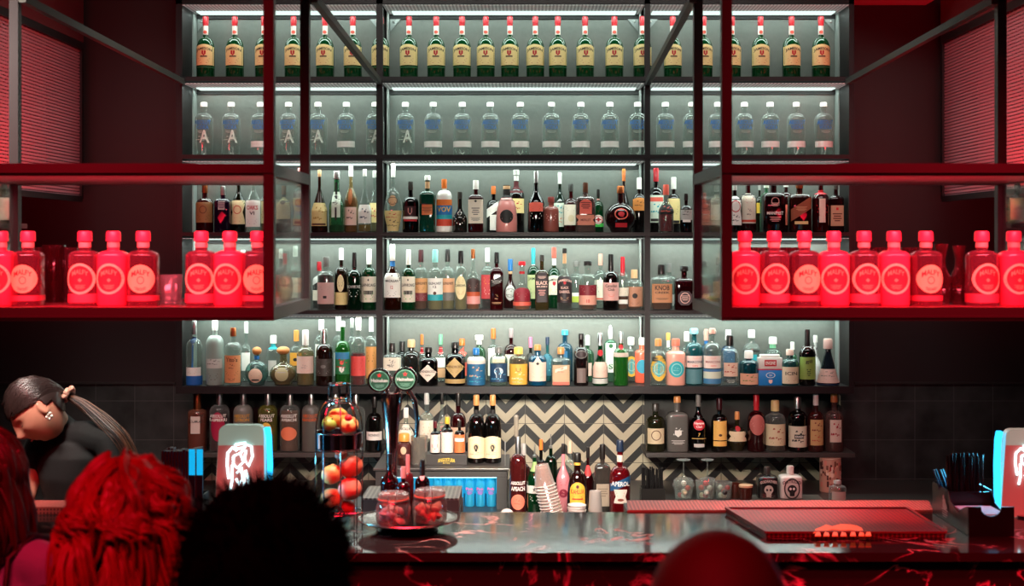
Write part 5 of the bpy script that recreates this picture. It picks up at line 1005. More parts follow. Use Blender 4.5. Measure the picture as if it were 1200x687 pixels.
for c in (c1, c2):
    Mx = Matrix.Rotation(PI/2, 4, 'X'); R = 14.3*s
    mb = MB(); mb.lathe([(-.012, R*.9), (-.008, R), (.008, R), (.012, R*.93), (.012, R*.84), (.010, R*.82)], chrome, seg=32, M=Matrix.Translation(c) @ Mx); m_ = mb.obj('medallion', tp)
    mb = MB(); R2 = R*.83; y = c.y-.0125
    vs = [(c.x+2*R2*a, y, c.z+2*R2*b) for a, b in disc(32)]; mb.add(vs, [tuple(range(32))], pbr('#0C4A30', .6))
    mb.tube([(c.x+R2*.93*math.cos(t), y-.001, c.z+R2*.93*math.sin(t)) for t in [2*PI*k/32 for k in range(32)]], .0012, pbr('#6FA08A', .4), 4, closed=True)
    vs, fs = mark('@star'); mb.add([(c.x+.020*a, y-.001, c.z+.020+.020*b) for a, b in vs], fs, pbr('#C81E24', .5))
    vs, fs = textmesh('Heineken'); mb.add([(c.x+.062*a, y-.001, c.z+.001+.013*b) for a, b in vs], fs, pbr('#C9CCC4', .6))
    vs, fs = mark('@lines'); mb.add([(c.x+.04*a, y-.001, c.z-.02+.012*b) for a, b in vs], fs, pbr('#6FA08A', .5)); mb.obj('face_plate', m_, smooth=False)
tag(tp, 'chrome beer tap with two round green beer badges', 'beer tap')
# steel drip tray behind the tap
dt = empty('drip_tray', (0, 0, CT-.004)); h = PZ(583, 5.35)-CT+.004; pm = perf_mat('#A89F98', 60, 60, 'perforated_steel', rough=.3, hole=.36, metal=.7)
for a, b_ in ((424, 452), (502, 538)):
    x0, x1 = PX(a, 5.35), PX(b_, 5.35); mb = MB(); mb.box(x0, x1, 5.33, 5.6, h-.006, h, pm); mb.obj('grate', dt, smooth=False)
    mb = MB(); mb.box(x0, x1, 5.325, 5.605, .0, h-.007, pbr('#5A5654', .4, .7)); mb.obj('tray_body', dt, smooth=False)
tag(dt, 'perforated steel drip tray behind the beer tap', 'drip tray')
# round silver tray with jars and sauce bottles
TD2 = 4.96; ty = empty('round_tray', (PX(478, TD2), TD2, CT)); R = .178; th = .036
mb = MB(); mb.lathe([(0, .10), (.004, .11), (.018, .09), (th-.008, .12)], pbr('#1A1616', .3), seg=36); mb.obj('tray_foot', ty)
mb = MB(); mb.lathe([(th-.008, R*.78), (th-.004, R*.84), (th+.006, R), (th+.009, R*.99), (th, R*.83), (th-.001, .001)], pbr('#A99A94', .2, 1), seg=48, caps=False); mb.obj('tray_plate', ty)
mb = MB(); mb.tube([(R*.99*math.cos(a), R*.99*math.sin(a), th+.008) for a in [2*PI*k/72 for k in range(72)]], [.0035+.0015*(k % 2) for k in range(72)], pbr('#B8ABA4', .25, 1), 6, closed=True); mb.obj('beaded_rim', ty)
tag(ty, 'round silver tray holding clip top jars on the counter', 'tray')
TT = CT+th+.0008
def jar(x, yt, w, D, lab, cont, cl, tint):
    s = D/F; H = PZ(yt, D)-TT; R = w*s/2; e = empty('clip_top_jar', (PX(x, D), D, TT)); g = glass('#E8D6D2', .1, 0, .5)
    mb = MB(); mb.lathe([(0, R*.8), (.004, R*.92), (.02, R), (H*.55, R), (H*.72, R*.86), (H*.76, R*.80), (H*.80, R*.80)], g, seg=28); mb.obj('jar_body', e)
    mb = MB(); mb.lathe([(H*.81, R*.84), (H*.84, R*.9), (H*.93, R*.88), (H*.985, R*.7), (H, R*.2)], g, seg=28); mb.obj('glass_lid', e)
    mb = MB(); mb.tube([(R*.86*math.cos(a), R*.86*math.sin(a), H*.78) for a in [2*PI*k/28 for k in range(28)]], .0025, pbr('#D9705A', .5), 6, closed=True); mb.obj('rubber_seal', e)
    mb = MB(); wm = pbr('#8A8482', .3, 1)
    mb.tube([(R*.9*math.cos(a), R*.9*math.sin(a), H*.745) for a in [2*PI*k/28 for k in range(28)]], .0016, wm, 5, closed=True)
    mb.tube([(-.012, -R*.92, H*.95), (-.014, -R*1.05, H*.75), (-.006, -R*1.08, H*.45), (.006, -R*1.08, H*.45), (.014, -R*1.05, H*.75), (.012, -R*.92, H*.95)], .0016, wm, 5); mb.obj('wire_clasp', e)
    tag(e, lab, 'jar')
    mb = MB(); rd = random.Random(int(x))
    for i in range(26):
        a, q, z = rd.uniform(0, 2*PI), R*.62*math.sqrt(rd.random()), rd.uniform(.015, H*.5)
        rm = Matrix.Rotation(rd.uniform(0, 3), 4, 'X') @ Matrix.Rotation(rd.uniform(0, 3), 4, 'Y')
        mb.ball((q*math.cos(a), q*math.sin(a), z), R*.3, pbr(rd.choice(tint), .5), 8, ry=R*.22, rz=R*.14, M=rm)
    o = mb.obj(cont, loc=(PX(x, D), D, TT)); tag(o, cl, 'garnish', kind='stuff')
jar(461, 576, 41, 4.885, 'clip top glass jar of pale garnish, left on silver tray', 'dried_fruit', 'pale pink garnish pieces inside the left clip top jar', ['#F7E4E0', '#F2CCC6', '#E8DCEC'])
jar(503.5, 572, 41, 4.93, 'clip top glass jar of coral fruit, right on silver tray', 'dried_fruit', 'coral fruit slices inside the right clip top jar', ['#F4A494', '#EE8A78', '#F8C8B4'])
bt(456.5, 532, 21, 'wine', '#3A0E10 .5', 'blackl .5', 'dk .84 1.1', 'R 575 592 .8 #D96A50', 5.06, TT, 'dark syrup bottle with black cap at left of silver tray', 'sauce_bottle')
bt(472.5, 547, 17, 'whi', '#4A1216 .5', 'maroon .5', '#C9908A .80 1.3', '', 5.0, TT, 'small dark bottle with pink stopper between the two jars', 'sauce_bottle')
bt(478, 533, 14, 'whi', '#B03A44 .4', 'red .5', '#D98A88 .66 1.3', '', 5.09, TT, 'tall pink red bottle behind the two jars', 'sauce_bottle')
bt(495, 539, 17, 'whi', '#2A1214 .5', 'blackl .5', 'dk .72 1.2', 'O 556 562 .3 #D98A88', 5.08, TT, 'dark bottle with tall black cap behind right jar', 'sauce_bottle')
# wire fruit basket
BDp = 4.92; s = BDp/F; fb = empty('fruit_basket', (PX(397.5, BDp), BDp, CT)); Rb = 27*s
def zz_(y): return PZ(y, BDp)-CT
wire = pbr('#B9B4B2', .15, 1)
def rng(z, r, t=.003, seg=6): mb = MB(); mb.tube([(r*math.cos(a), r*math.sin(a), z) for a in [2*PI*k/40 for k in range(40)]], t, wire, seg, closed=True); mb.obj('wire_ring', fb)
zr = zz_(525)
mb = MB(); mb.lathe([(zz_(525), Rb), (zz_(506), Rb*1.01), (zz_(506), Rb*.99), (zz_(525), Rb*.98)], pbr('#B58A8A', .14, 1), seg=40, caps=False); mb.obj('chrome_band', fb)
for y, r in ((450, .46), (468, .46), (471, .5), (506, 1.02), (525, 1.01), (600, 1.0), (628, 1.0)): rng(zz_(y), Rb*r)
for k in range(8):
    a = 2*PI*k/8+.2; c_, s_ = math.cos(a), math.sin(a)
    pts = [(Rb*c_, Rb*s_, .003), (Rb*c_, Rb*s_, zz_(506))] + [(Rb*(.48+.52*math.cos(t))*c_, Rb*(.48+.52*math.cos(t))*s_, zz_(506)+(zz_(471)-zz_(506))*math.sin(t)) for t in [PI/2*j/8 for j in range(1, 9)]] + [(Rb*.46*c_, Rb*.46*s_, zz_(450))]
    mb = MB(); mb.tube(pts, .0022, wire, 6); mb.obj('upright_wire', fb)
for k in range(2):
    a = PI*k/2; mb = MB(); mb.tube([(-Rb*math.cos(a), -Rb*math.sin(a), zz_(602)), (Rb*math.cos(a), Rb*math.sin(a), zz_(602))], .0025, wire, 6); mb.obj('base_wire', fb)
mb = MB(); mb.tube([(.0+.03*math.cos(t), -Rb*1.0, zz_(600)-.0+.035*math.sin(t)) for t in [PI*j/10 for j in range(11)]], .0022, wire, 6); mb.obj('arch_wire', fb)
tag(fb, 'bottle shaped chrome wire basket full of fruit', 'basket')
def fruit(name, x, y, w, dy, col, lab, cat, rz=None):
    D = BDp+dy; r = w*D/F/2; mb = MB(); mt = pbr(col, .45, bump=.2, bscale=400, var=.15)
    pr = [( -r*math.cos(PI*k/14)*(rz or .95), r*math.sin(PI*k/14)) for k in range(15)]
    pr = [(z + (r*.10*math.exp(-(q/r/.3)**2)*(1 if z < 0 else -1)), max(q, .0005)) for z, q in pr]
    mb.lathe(pr, mt, seg=24); e = empty(name, P(x, y, D), 0); e.rotation_euler = (random.uniform(-.5, .5), random.uniform(-.5, .5), 0); mb.obj('skin', e)
    mb = MB(); mb.tube([(0, 0, r*.82), (.002, 0, r*.98)], .0025, pbr('#4A3A1E', .7), 6); mb.obj('stem', e); tag(e, lab, cat)
fruit('orange', 411, 547, 29, .0, '#EC7A58', 'red apple at upper right of the lower basket', 'apple', .9)
fruit('orange', 389, 556, 25, -.02, '#F5A05C', 'orange at left middle of the lower basket', 'orange')
fruit('orange', 410, 573, 28, -.01, '#F08468', 'red orange at right middle of the lower basket', 'orange')
fruit('orange', 389, 585, 27, .0, '#F5A664', 'orange resting at bottom left of the basket', 'orange')
fruit('apple', 406, 595, 22, .03, '#D8402E', 'small red apple at bottom right of the basket', 'apple', .9)
fruit('plum', 400, 533, 15, -.03, '#8A3A2A', 'small brown fruit just under the chrome band', 'fruit', .85)
fruit('orange', 396, 490, 25, -.0, '#F5BE5A', 'yellow orange at top of the upper basket', 'orange')
fruit('orange', 409, 499, 23, -.02, '#F5A25C', 'orange at right of the upper basket', 'orange')
fruit('lime', 386, 497, 18, -.03, '#8C9A3C', 'green lime at left of the upper basket', 'lime', .9)
fruit('cherry', 408, 490, 9, -.07, '#D81E2A', 'tiny bright red fruit in front of upper oranges', 'fruit', .9)

# illuminated tap heads (rounded panel, glowing emblem, blue edge)
def tap_sign(x0, x1, ytop, ybot, D, lab, mirror=False):
    s = D/F; e = empty('illuminated_tap', (PX((x0+x1)/2, D), D, CT)); hw = (x1-x0)/2*s; H = PZ(ytop, D)-CT; zb = 0.001
    def outline(hwid, top, r=.028, low=.82):
        pts = [(-hwid*1.08, zb), (hwid*1.0, zb)]
        for k in range(7): t = PI/2*k/6; pts.append((hwid*.94-r+r*math.sin(PI/2-t+0) if False else hwid*.94-r+r*math.cos(t), top-r+r*math.sin(t)))
        for k in range(7): t = PI/2+PI/2*k/6; pts.append((-hwid*.86+r+r*math.cos(t), top-r+r*math.sin(t)))
        return pts
    ol = outline(hw*.93, H)
    mb = MB(); mb.rings([[Vector((a, -.012, b)) for a, b in ol], [Vector((a, .03, b)) for a, b in ol]], pbr('#A8BDB2', .25, .1, emis='#9FC4B0', es=.42)); mb.obj('head_body', e, smooth=False)  # weak glow added to the panel in place of neutral front light
    zs = PZ(521.5, D)-CT if ytop < 505 else H*.5
    lo = [p for p in ol if p[1] <= zs]; w1 = hw*.9
    mb = MB(); mb.add([(-hw*.97, -.0135, zb+.001), (hw*.90, -.0135, zb+.001), (hw*.86, -.0135, zs), (-hw*.82, -.0135, zs)], [(0, 1, 2, 3)], pbr('#C08078', .3, .1, emis='#B4645E', es=.34)); mb.obj('lower_plate', e, smooth=False)  # this plate's emission likewise replaces light falling on its front
    mb = MB(); ex = hw*.95*(-1 if mirror else 1); 
    mb.rings([[Vector((ex+(.003 if not mirror else -.003)+q*(1 if not mirror else -1), -.010, z)), Vector((ex+(.003+.014)*(1 if not mirror else -1)+q*(1 if not mirror else -1), -.004, z)), Vector((ex+(.003+.014)*(1 if not mirror else -1)+q*(1 if not mirror else -1), .028, z)), Vector((ex+q*(1 if not mirror else -1), .028, z))] for z, q in ((zb, -.002), (H*.3, .0), (H*.6, .001), (H*.88, -.003), (H*.97, -.009))], emit('#28B4F5', 3.0)); mb.obj('blue_edge_light', e, smooth=False)
    # emblem drawn in glowing tubes
    em = emit('#C9F6FF', 4.0); mb = MB()
    def pt(u, v): return Vector((u*hw, -.018, H*.62 + v*H*.27))
    strokes = [[(-.42, -.5), (-.48, 0), (-.46, .42), (-.28, .62), (-.12, .5)], [(-.18, .72), (.2, .78), (.18, .62), (-.16, .56), (-.18, .72)], [(.02, .4), (.22, .72), (.42, .66), (.46, .3), (.32, -.05), (.16, .18), (.22, .52)],
               [(-.3, -.02), (-.3, -.6), (-.36, -.9)], [(-.25, .3), (0, .42), (.12, .1), (-.1, -.12), (-.25, .02), (-.25, .3)], [(-.12, -.3), (.05, -.1), (.1, -.5), (-.05, -.7), (-.14, -.5)], [(.2, -.2), (.3, -.5), (.28, -.85)], [(.0, -.2), (.18, -.4), (.12, -.8)]]
    for st_ in strokes:
        p = [pt(*q) for q in st_]; mb.tube(p, .0042, em, 6)
    mb.obj('glowing_emblem', e)
    mb = MB(); mb.lathe([(0, .05), (.008, .05), (.012, .03)], chrome, seg=24, c=(0, .01, 0)); mb.obj('base', e)
    return tag(e, lab, 'beer tap')
tap_sign(251, 314, 498, 600, 5.0, 'rounded illuminated tap head with glowing emblem left of the basket')
tap_sign(1171, 1236, 503, 600, 5.2, 'rounded illuminated tap head with blue edge at right frame edge', mirror=True)
# napkin and straw caddies
def caddy(ox, oy, W_, L_, h, nm, lab, logo=True):
    e = empty(nm, (ox, oy, CT)); m = pbr('#141112', .3); t = .004
    def wall(pts):
        mb = MB(); a = [Vector(p) for p in pts]
        nrm = (a[1]-a[0]).cross(a[2]-a[0]).normalized()*t; mb.rings([a, [v+nrm for v in a]], m); mb.obj('caddy_wall', e, smooth=False)
    w = W_/2
    # front wall with scooped centre, sides with scooped front half
    fr = [(-w, 0, 0), (w, 0, 0), (w, 0, h), (w*.45, 0, h)] + [(w*.45*math.cos(a), 0, h-.004-h*.28*math.sin(a)) for a in [PI*k/8 for k in range(1, 8)]] + [(-w*.45, 0, h), (-w, 0, h)]
    wall(fr); wall([(-w, L_, 0), (w, L_, 0), (w, L_, h*1.15), (-w, L_, h*1.15)])
    for sx in (-1, 1): wall([(sx*w, t, .001), (sx*w, L_-t, .001), (sx*w, L_-t, h*1.15), (sx*w, L_*.55, h*1.15), (sx*w, L_*.47, h*.8), (sx*w, L_*.28, h*.62), (sx*w, L_*.1, h*.9), (sx*w, t, h)])
    wall([(-w*.97, L_*.56, .001), (w*.97, L_*.56, .001), (w*.97, L_*.56, h*1.1), (-w*.97, L_*.56, h*1.1)])
    mb = MB(); mb.box(-w*.96, w*.96, t*2, L_-t*2, .0, .004, m); mb.obj('caddy_floor', e, smooth=False)
    if logo:
        mb = MB(); x = -w-.0012-t; lm = pbr('#C9C4C0', .5)
        for (cy, cz, ry, rz_) in ((L_*.62, h*.70, .018, .012), (L_*.60, h*.55, .026, .014), (L_*.64, h*.84, .008, .01)):
            mb.add([(x, cy+ry*math.cos(a), cz+rz_*math.sin(a)) for a in [2*PI*k/14 for k in range(14)]], [tuple(range(14))], lm)
        vs, fs = mark('@lines'); mb.add([(x, L_*.6-a*.07, h*.3+b*.03) for a, b in vs], fs, lm); mb.obj('logo', e, smooth=False)
    tag(e, lab, 'caddy'); return e
NX = (PX(1134.6, 4.855)+PX(1187.8, 4.855))/2; NW = PX(1187.8, 4.855)-PX(1134.6, 4.855)
caddy(NX, 4.855, NW, .425, .105, 'napkin_caddy', 'black napkin caddy with white logo on right counter')
for i in range(14):
    mb = MB(); mb.box(-NW*.42, NW*.42, 0, .16, 0, .0042, pbr('#B9B2B4', .7)); o = mb.obj('paper_napkin', loc=(NX+random.uniform(-.002, .002), 4.90+random.uniform(-.003, .003), CT+.005+.0046*i), smooth=False); tag(o, 'folded white paper napkin stacked in the right black caddy', 'napkin', 'white paper napkins in the right caddy')
straws(34, NX-NW*.36, NX+NW*.36, 5.12, CT+.004, PZ(533, 5.15), 'dark drinking straw standing in the right black caddy', 'dark straws in the right caddy', pbr('#241416', .3), rows_=3)
bm_ = pbr('#1E5C82', .3)
for i in range(4):
    mb = MB(); mb.tube([(0, 0, 0), (-.055, 0, .16)], .004, bm_, 7); o = mb.obj('drinking_straw', loc=(NX-NW*.30+.013*i, 5.19+.014*(i % 2), CT+.02)); tag(o, 'blue drinking straw leaning left in the right caddy', 'straw', 'blue straws leaning from the right caddy')
# left straw caddy next to the illuminated tap
LX = PX(208, 5.12)
caddy(LX, 4.98, .155, .30, .075, 'straw_caddy', 'dark caddy of wrapped straws left of the illuminated tap', logo=False)
wm_ = pbr('#4A1A22', .4)
src = None
for i in range(24):
    k, j = i % 12, i // 12
    if src is None: mb = MB(); mb.box(-.0045, .0045, -.02, .02, 0, 1, wm_); mb.box(.0046, .0052, -.02, .02, 0, 1, pbr('#2F7FA8', .3)); src = mb.obj('straw_sleeve', smooth=False); o = src  # blue right face paints the cyan light from the tap head
    else: o = src.copy(); C.objects.link(o)
    o.location = (LX-.064+.0115*k, 5.17+.05*j, CT+.006); o.scale = (1, 1, (PZ(525, 5.2)-CT-.006)*random.uniform(.95, 1)); tag(o, 'dark maroon straw sleeve standing in the left caddy', 'straw', 'maroon straw sleeves in the left caddy')
# glowing strips added for the cyan light on the end of the straw bundle
for i, dx in enumerate((0, .028)):
    mb = MB(); mb.box(-.011, .011, -.001, .001, 0, PZ(527, 5.0)-PZ(557, 5.0), pbr('#0A5A78', .3, emis='#10B4F0', es=1.0)); o = mb.obj('cyan_glow_strip', loc=(PX(225, 4.97)+dx, 4.97, PZ(557, 4.97)), smooth=False); mb = MB(); mb.box(-.010, .010, -.001, .001, CT-PZ(557, 4.97)+.001, 0, pbr('#08222E', .4)); mb.obj('glow_strip_stem', o, smooth=False)
    tag(o, f'{"left" if i == 0 else "right"} of two glowing strips added as cyan light beside the maroon straw sleeves', 'glow strip')
# ------------------------------------------------------------------ people
def head_geo(M, sc=1.0, grow=0.0, ears=True, seg=56, nl=44):
    """head surface: x right, y forward, z up, about 23 cm tall; M places it"""
    mb = MB(); rr = []
    def g(d, s): return math.exp(-(d/s)**2)
    for i in range(nl):
        t = PI*(i+.5)/nl - PI/2; ring = []
        for k in range(seg):
            a = 2*PI*k/seg; x = .073*math.cos(t)*math.cos(a); y = .094*math.cos(t)*math.sin(a); z = .114*math.sin(t)
            if z < -.01:
                q = min(1, (-z-.01)/.10); x *= 1-.36*q*q; y = y*(1-.12*q) + .012*q
                if y < 0: y *= 1-.35*q
            if y > .02:
                f = min(1, (y-.02)/.05)
                b = .027*g(x, .011)*g(z+.026, .018) + .013*g(x, .010)*g(z-.002, .022) + .005*g(abs(x)-.028, .02)*g(z-.024, .010)
                b -= .010*g(abs(x)-.031, .014)*g(z-.004, .012); b += .004*g(abs(x)-.031, .010)*g(z-.002, .006)
                b += .008*g(x, .020)*g(z+.056, .006) + .007*g(x, .018)*g(z+.068, .006) - .004*g(x, .022)*g(z+.062, .003)
                b += .009*g(x, .022)*g(z+.095, .014) + .004*g(abs(x)-.045, .02)*g(z+.025, .02); b -= .003*g(x, .02)*g(z+.082, .006)
                y += b*f
            v = Vector((x, y, z)); n_ = v.normalized(); ring.append(M @ ((v + n_*grow)*sc))
        rr.append(ring)
    mb.rings(rr, None)
    if ears:
        for s_ in (-1, 1):
            Me = M @ Matrix.Translation((s_*.073*sc, -.008*sc, -.008*sc)) @ Matrix.Rotation(s_*-.35, 4, 'Z') @ Matrix.Rotation(.15, 4, 'X')
            pts = [(0, .017*math.sin(t)*.9, .031*math.cos(t)) for t in [2*PI*k/16 for k in range(16)]]
            mb.tube([Me @ Vector(p) for p in pts], .0052*sc, None, 6, closed=True)
            mb.ball(Me @ Vector((-s_*.002, 0, -.003)), .006*sc, None, 10, ry=.014*sc, rz=.024*sc, M=Me.to_3x3().to_4x4())
    return mb
def limb(mb, pts, rad, n=5):
    """tapered tube through joints with round ends"""
    P_ = [Vector(p) for p in pts]; out = []; rs = []
    for i in range(len(P_)-1):
        for k in range(n): t = k/n; out.append(P_[i].lerp(P_[i+1], t)); rs.append(rad[i]+(rad[i+1]-rad[i])*t)
    out.append(P_[-1]); rs.append(rad[-1]); mb.tube(out, rs, None, 14)
    for p, r in zip(P_, rad): mb.ball(p, r*.985, None, 14)
def ell(mb, secs):
    """torso from elliptical sections: (centre, half width vec, half depth vec)"""
    rr = [[Vector(c)+Vector(w)*math.cos(2*PI*k/24)+Vector(d)*math.sin(2*PI*k/24) for k in range(24)] for c, w, d in secs]; mb.rings(rr, None)
def hand(mb, wrist, d, palm_n, side, L=.18, curl=.35):
    """palm and five separate bent fingers; d = pointing direction, palm_n = palm normal, side = thumb side vector"""
    w = Vector(wrist); d = Vector(d).normalized(); nrm = Vector(palm_n).normalized(); s_ = Vector(side).normalized(); k = L/.18
    ell(mb, [(w, s_*.026*k, nrm*.018*k), (w+d*.04*k, s_*.038*k, nrm*.015*k), (w+d*.085*k, s_*.042*k, nrm*.013*k), (w+d*.098*k, s_*.036*k, nrm*.010*k)])
    for i, (o, ln) in enumerate(((.030, .070), (.010, .078), (-.011, .072), (-.031, .056))):
        p = w+d*.088*k+s_*o*k; q = d; pts = [p]
        for j, f in enumerate((.45, .3, .25)):
            q = (q + nrm*curl*(.5+.5*j)).normalized(); p = p+q*ln*f*k; pts.append(p)
        limb(mb, pts, [.0095*k, .009*k, .008*k, .0068*k], 2)
    p = w+d*.02*k+s_*.026*k; q = (d*.7+s_*.8+nrm*.2).normalized(); p1 = p+q*.042*k; p2 = p1+(d*.9+s_*.3+nrm*.3).normalized()*.03*k; p3 = p2+(d+nrm*.3).normalized()*.024*k
    limb(mb, [p, p1, p2, p3], [.013*k, .0115*k, .010*k, .008*k], 2)
def fuse(mb, name, parent, mat, vox=.008, sm=4):
    """remesh the overlapping volumes into one continuous surface"""
    for i in range(len(mb.mats)): mb.mats[i] = mat
    mb.mats = [mat]; mb.m = [0]*len(mb.f)
    o = mb.obj('tmp'); md = o.modifiers.new('r', 'REMESH'); md.mode = 'VOXEL'; md.voxel_size = vox; md.use_smooth_shade = True
    m2 = o.modifiers.new('s', 'SMOOTH'); m2.iterations = sm; m2.factor = .5
    dg = bpy.context.evaluated_depsgraph_get(); me = bpy.data.meshes.new_from_object(o.evaluated_get(dg)); me.materials.clear(); me.materials.append(mat)
    me.polygons.foreach_set('use_smooth', [True]*len(me.polygons))
    old = o.data; bpy.data.objects.remove(o); bpy.data.meshes.remove(old)
    me.name = name; r = bpy.data.objects.new(name, me); C.objects.link(r); r.parent = parent; return r
skin = pbr('#C98F76', .45, bump=.05, bscale=300)
def hairmat(col, rough=.4):
    key = 'hair_'+col
    if key in MC: return MC[key]
    m, ns, ln = newmat(key); o = N(ns, 'ShaderNodeOutputMaterial'); b = N(ns, 'ShaderNodeBsdfPrincipled'); ln.new(b.outputs[0], o.inputs[0])
    tc = N(ns, 'ShaderNodeTexCoord'); nz = N(ns, 'ShaderNodeTexNoise'); nz.inputs['Scale'].default_value = 14; nz.inputs['Detail'].default_value = 5; ln.new(tc.outputs['Object'], nz.inputs['Vector'])
    mx = N(ns, 'ShaderNodeMix', data_type='RGBA'); c = lin(col); mx.inputs[6].default_value = tuple(v*.12 for v in c[:3])+(1,); mx.inputs[7].default_value = tuple(min(1, v*1.5) for v in c[:3])+(1,)  # strong noise contrast paints highlights and dark shade into the hair colour
    ln.new(nz.outputs[0], mx.inputs[0]); ln.new(mx.outputs[2], b.inputs['Base Color']); b.inputs['Roughness'].default_value = rough
    if rough > .9: b.inputs['Specular IOR Level'].default_value = .05
    return m
def stander(X, D, top, lab, shirt_c, yaw=0, width=1.0):
    """a standing customer seen from behind, facing the bar (+Y)"""
    e = empty('person', (X, D, 0), yaw); H = top; w = width
    hc = H-.115; M = Matrix.Translation((0, .02, hc)); sh = H*.825; hp = H*.52; kn = H*.285
    mb = head_geo(M); limb(mb, [(0, -.005, H*.80), (0, 0, H*.88)], [.062, .052])
    ell(mb, [((0, 0, hp-.06), (.13*w, 0, 0), (0, .10, 0)), ((0, 0, hp+.02), (.165*w, 0, 0), (0, .115, 0)), ((0, 0, H*.61), (.135*w, 0, 0), (0, .095, 0)), ((0, .005, H*.70), (.155*w, 0, 0), (0, .11, 0)), ((0, 0, H*.78), (.175*w, 0, 0), (0, .105, 0)), ((0, -.005, sh), (.13*w, 0, 0), (0, .075, 0)), ((0, -.005, sh+.03), (.06, 0, 0), (0, .055, 0))])
    for s_ in (-1, 1):
        S = (s_*.185*w, 0, sh-.03); E_ = (s_*.235*w, -.01, H*.635); W_ = (s_*.20*w, .20, H*.60)
        limb(mb, [(s_*.10*w, 0, sh-.015), S, E_, W_], [.05, .052, .04, .027])
        hand(mb, W_, (-s_*.25, 1, .05), (0, 0, -1), (-s_, -.1, 0), .175)
        limb(mb, [(s_*.09*w, 0, hp-.02), (s_*.10*w, .01, kn), (s_*.10*w, -.01, .09)], [.085, .058, .038])
        limb(mb, [(s_*.10*w, -.03, .05), (s_*.11*w, .13, .035)], [.038, .03])
    fuse(mb, 'body', e, skin, .0085)
    g = .013; mb = MB()
    ell(mb, [((0, 0, hp-.03), (.175*w, 0, 0), (0, .125, 0)), ((0, 0, H*.61), (.152*w, 0, 0), (0, .112, 0)), ((0, .005, H*.70), (.172*w, 0, 0), (0, .126, 0)), ((0, 0, H*.78), (.19*w, 0, 0), (0, .12, 0)), ((0, -.005, sh+.004), (.145*w, 0, 0), (0, .088, 0)), ((0, -.005, sh+.036), (.07, 0, 0), (0, .066, 0))])
    for s_ in (-1, 1):
        limb(mb, [(s_*.10*w, 0, sh-.012), (s_*.187*w, 0, sh-.03), (s_*.237*w, -.01, H*.635), (s_*.205*w, .165, H*.603)], [.064, .067, .055, .041])
    fuse(mb, 'jacket', e, shirt_c, .010)
    mb = MB()
    ell(mb, [((0, 0, hp-.07), (.14*w, 0, 0), (0, .115, 0)), ((0, 0, hp+.04), (.170*w, 0, 0), (0, .121, 0))])
    for s_ in (-1, 1): limb(mb, [(s_*.09*w, 0, hp-.03), (s_*.10*w, .01, kn), (s_*.10*w, -.01, .08)], [.099, .074, .056])
    fuse(mb, 'trousers', e, pbr('#15161C', .8), .012)
    for s_ in (-1, 1):
        mb = MB(); limb(mb, [(s_*.10*w, -.035, .055), (s_*.105*w, .05, .05), (s_*.11*w, .14, .042)], [.052, .048, .041])
        mb.box(s_*.105*w-.045, s_*.105*w+.045, -.085, .185, 0.0, .03, None); fuse(mb, 'shoe', e, pbr('#1A1614', .5), .008)
    tag(e, lab, 'person'); return e, hc
def strands(name, parent, c, R, n, zend, amp, freq, th, mat, th0=(0, 1.25), tip=.3, flare=1.0, seed=1, kinks=16, xr=1.0, yclip=None):
    rd = random.Random(seed); mb = MB(); cx, cy, cz = c; rx, ry, rz = R
    for i in range(n):
        ph = rd.uniform(0, 2*PI); t = th0[0] + (th0[1]-th0[0])*math.sqrt(rd.random()); t0 = t
        if yclip and math.sin(ph) > yclip: continue
        inf = 1+rd.uniform(-.04, .07); pts = []; L = 0; ze = zend + rd.uniform(0, .10); f = freq*rd.uniform(.8, 1.2); p0 = rd.uniform(0, 6.28)
        for k in range(kinks+1):
            u = k/kinks; tt_ = t0 + (PI/2+.15-t0)*min(1, u*1.7)
            x, y, z = rx*inf*math.sin(tt_)*math.cos(ph), ry*inf*math.sin(tt_)*math.sin(ph), rz*inf*math.cos(tt_)
            if u > .59: v = (u-.59)/.41; z = z + (ze-cz-z)*v; x *= 1+(flare-1)*math.sin(v*PI*.8); y *= 1+(flare-1)*math.sin(v*PI*.8)*.6
            a = amp*min(1, .3+u*1.5); x += a*math.cos(f*u*6.28+p0); y += a*math.sin(f*u*6.28+p0)*.8; z += a*.6*math.sin(f*u*9+p0)
            pts.append((cx+x*xr, cy+y, cz+z))
        rad = [th*(1 if k < kinks*.75 else max(tip, 1-(k-kinks*.75)/(kinks*.25)*(1-tip))) for k in range(kinks+1)]
        mb.tube(pts, rad, mat, 5)
    return mb.obj(name, parent, ang=180)
def cap_geo(name, parent, c, R, mat, bump=.0, zlow=-1.0, fr=6, sd=0):
    mb = MB(); rr = []
    for i in range(28):
        t = PI*(i+.5)/28; ring = []
        for k in range(40):
            a = 2*PI*k/40; v = Vector((R[0]*math.sin(t)*math.cos(a), R[1]*math.sin(t)*math.sin(a), max(zlow*R[2], R[2]*math.cos(t))))
            if bump: v += v.normalized()*bump*noise.noise(v*fr*6+Vector((sd, 0, 0)))
            ring.append(v+Vector(c))
        rr.append(ring)
    mb.rings(rr, mat); return mb.obj(name, parent, ang=180)
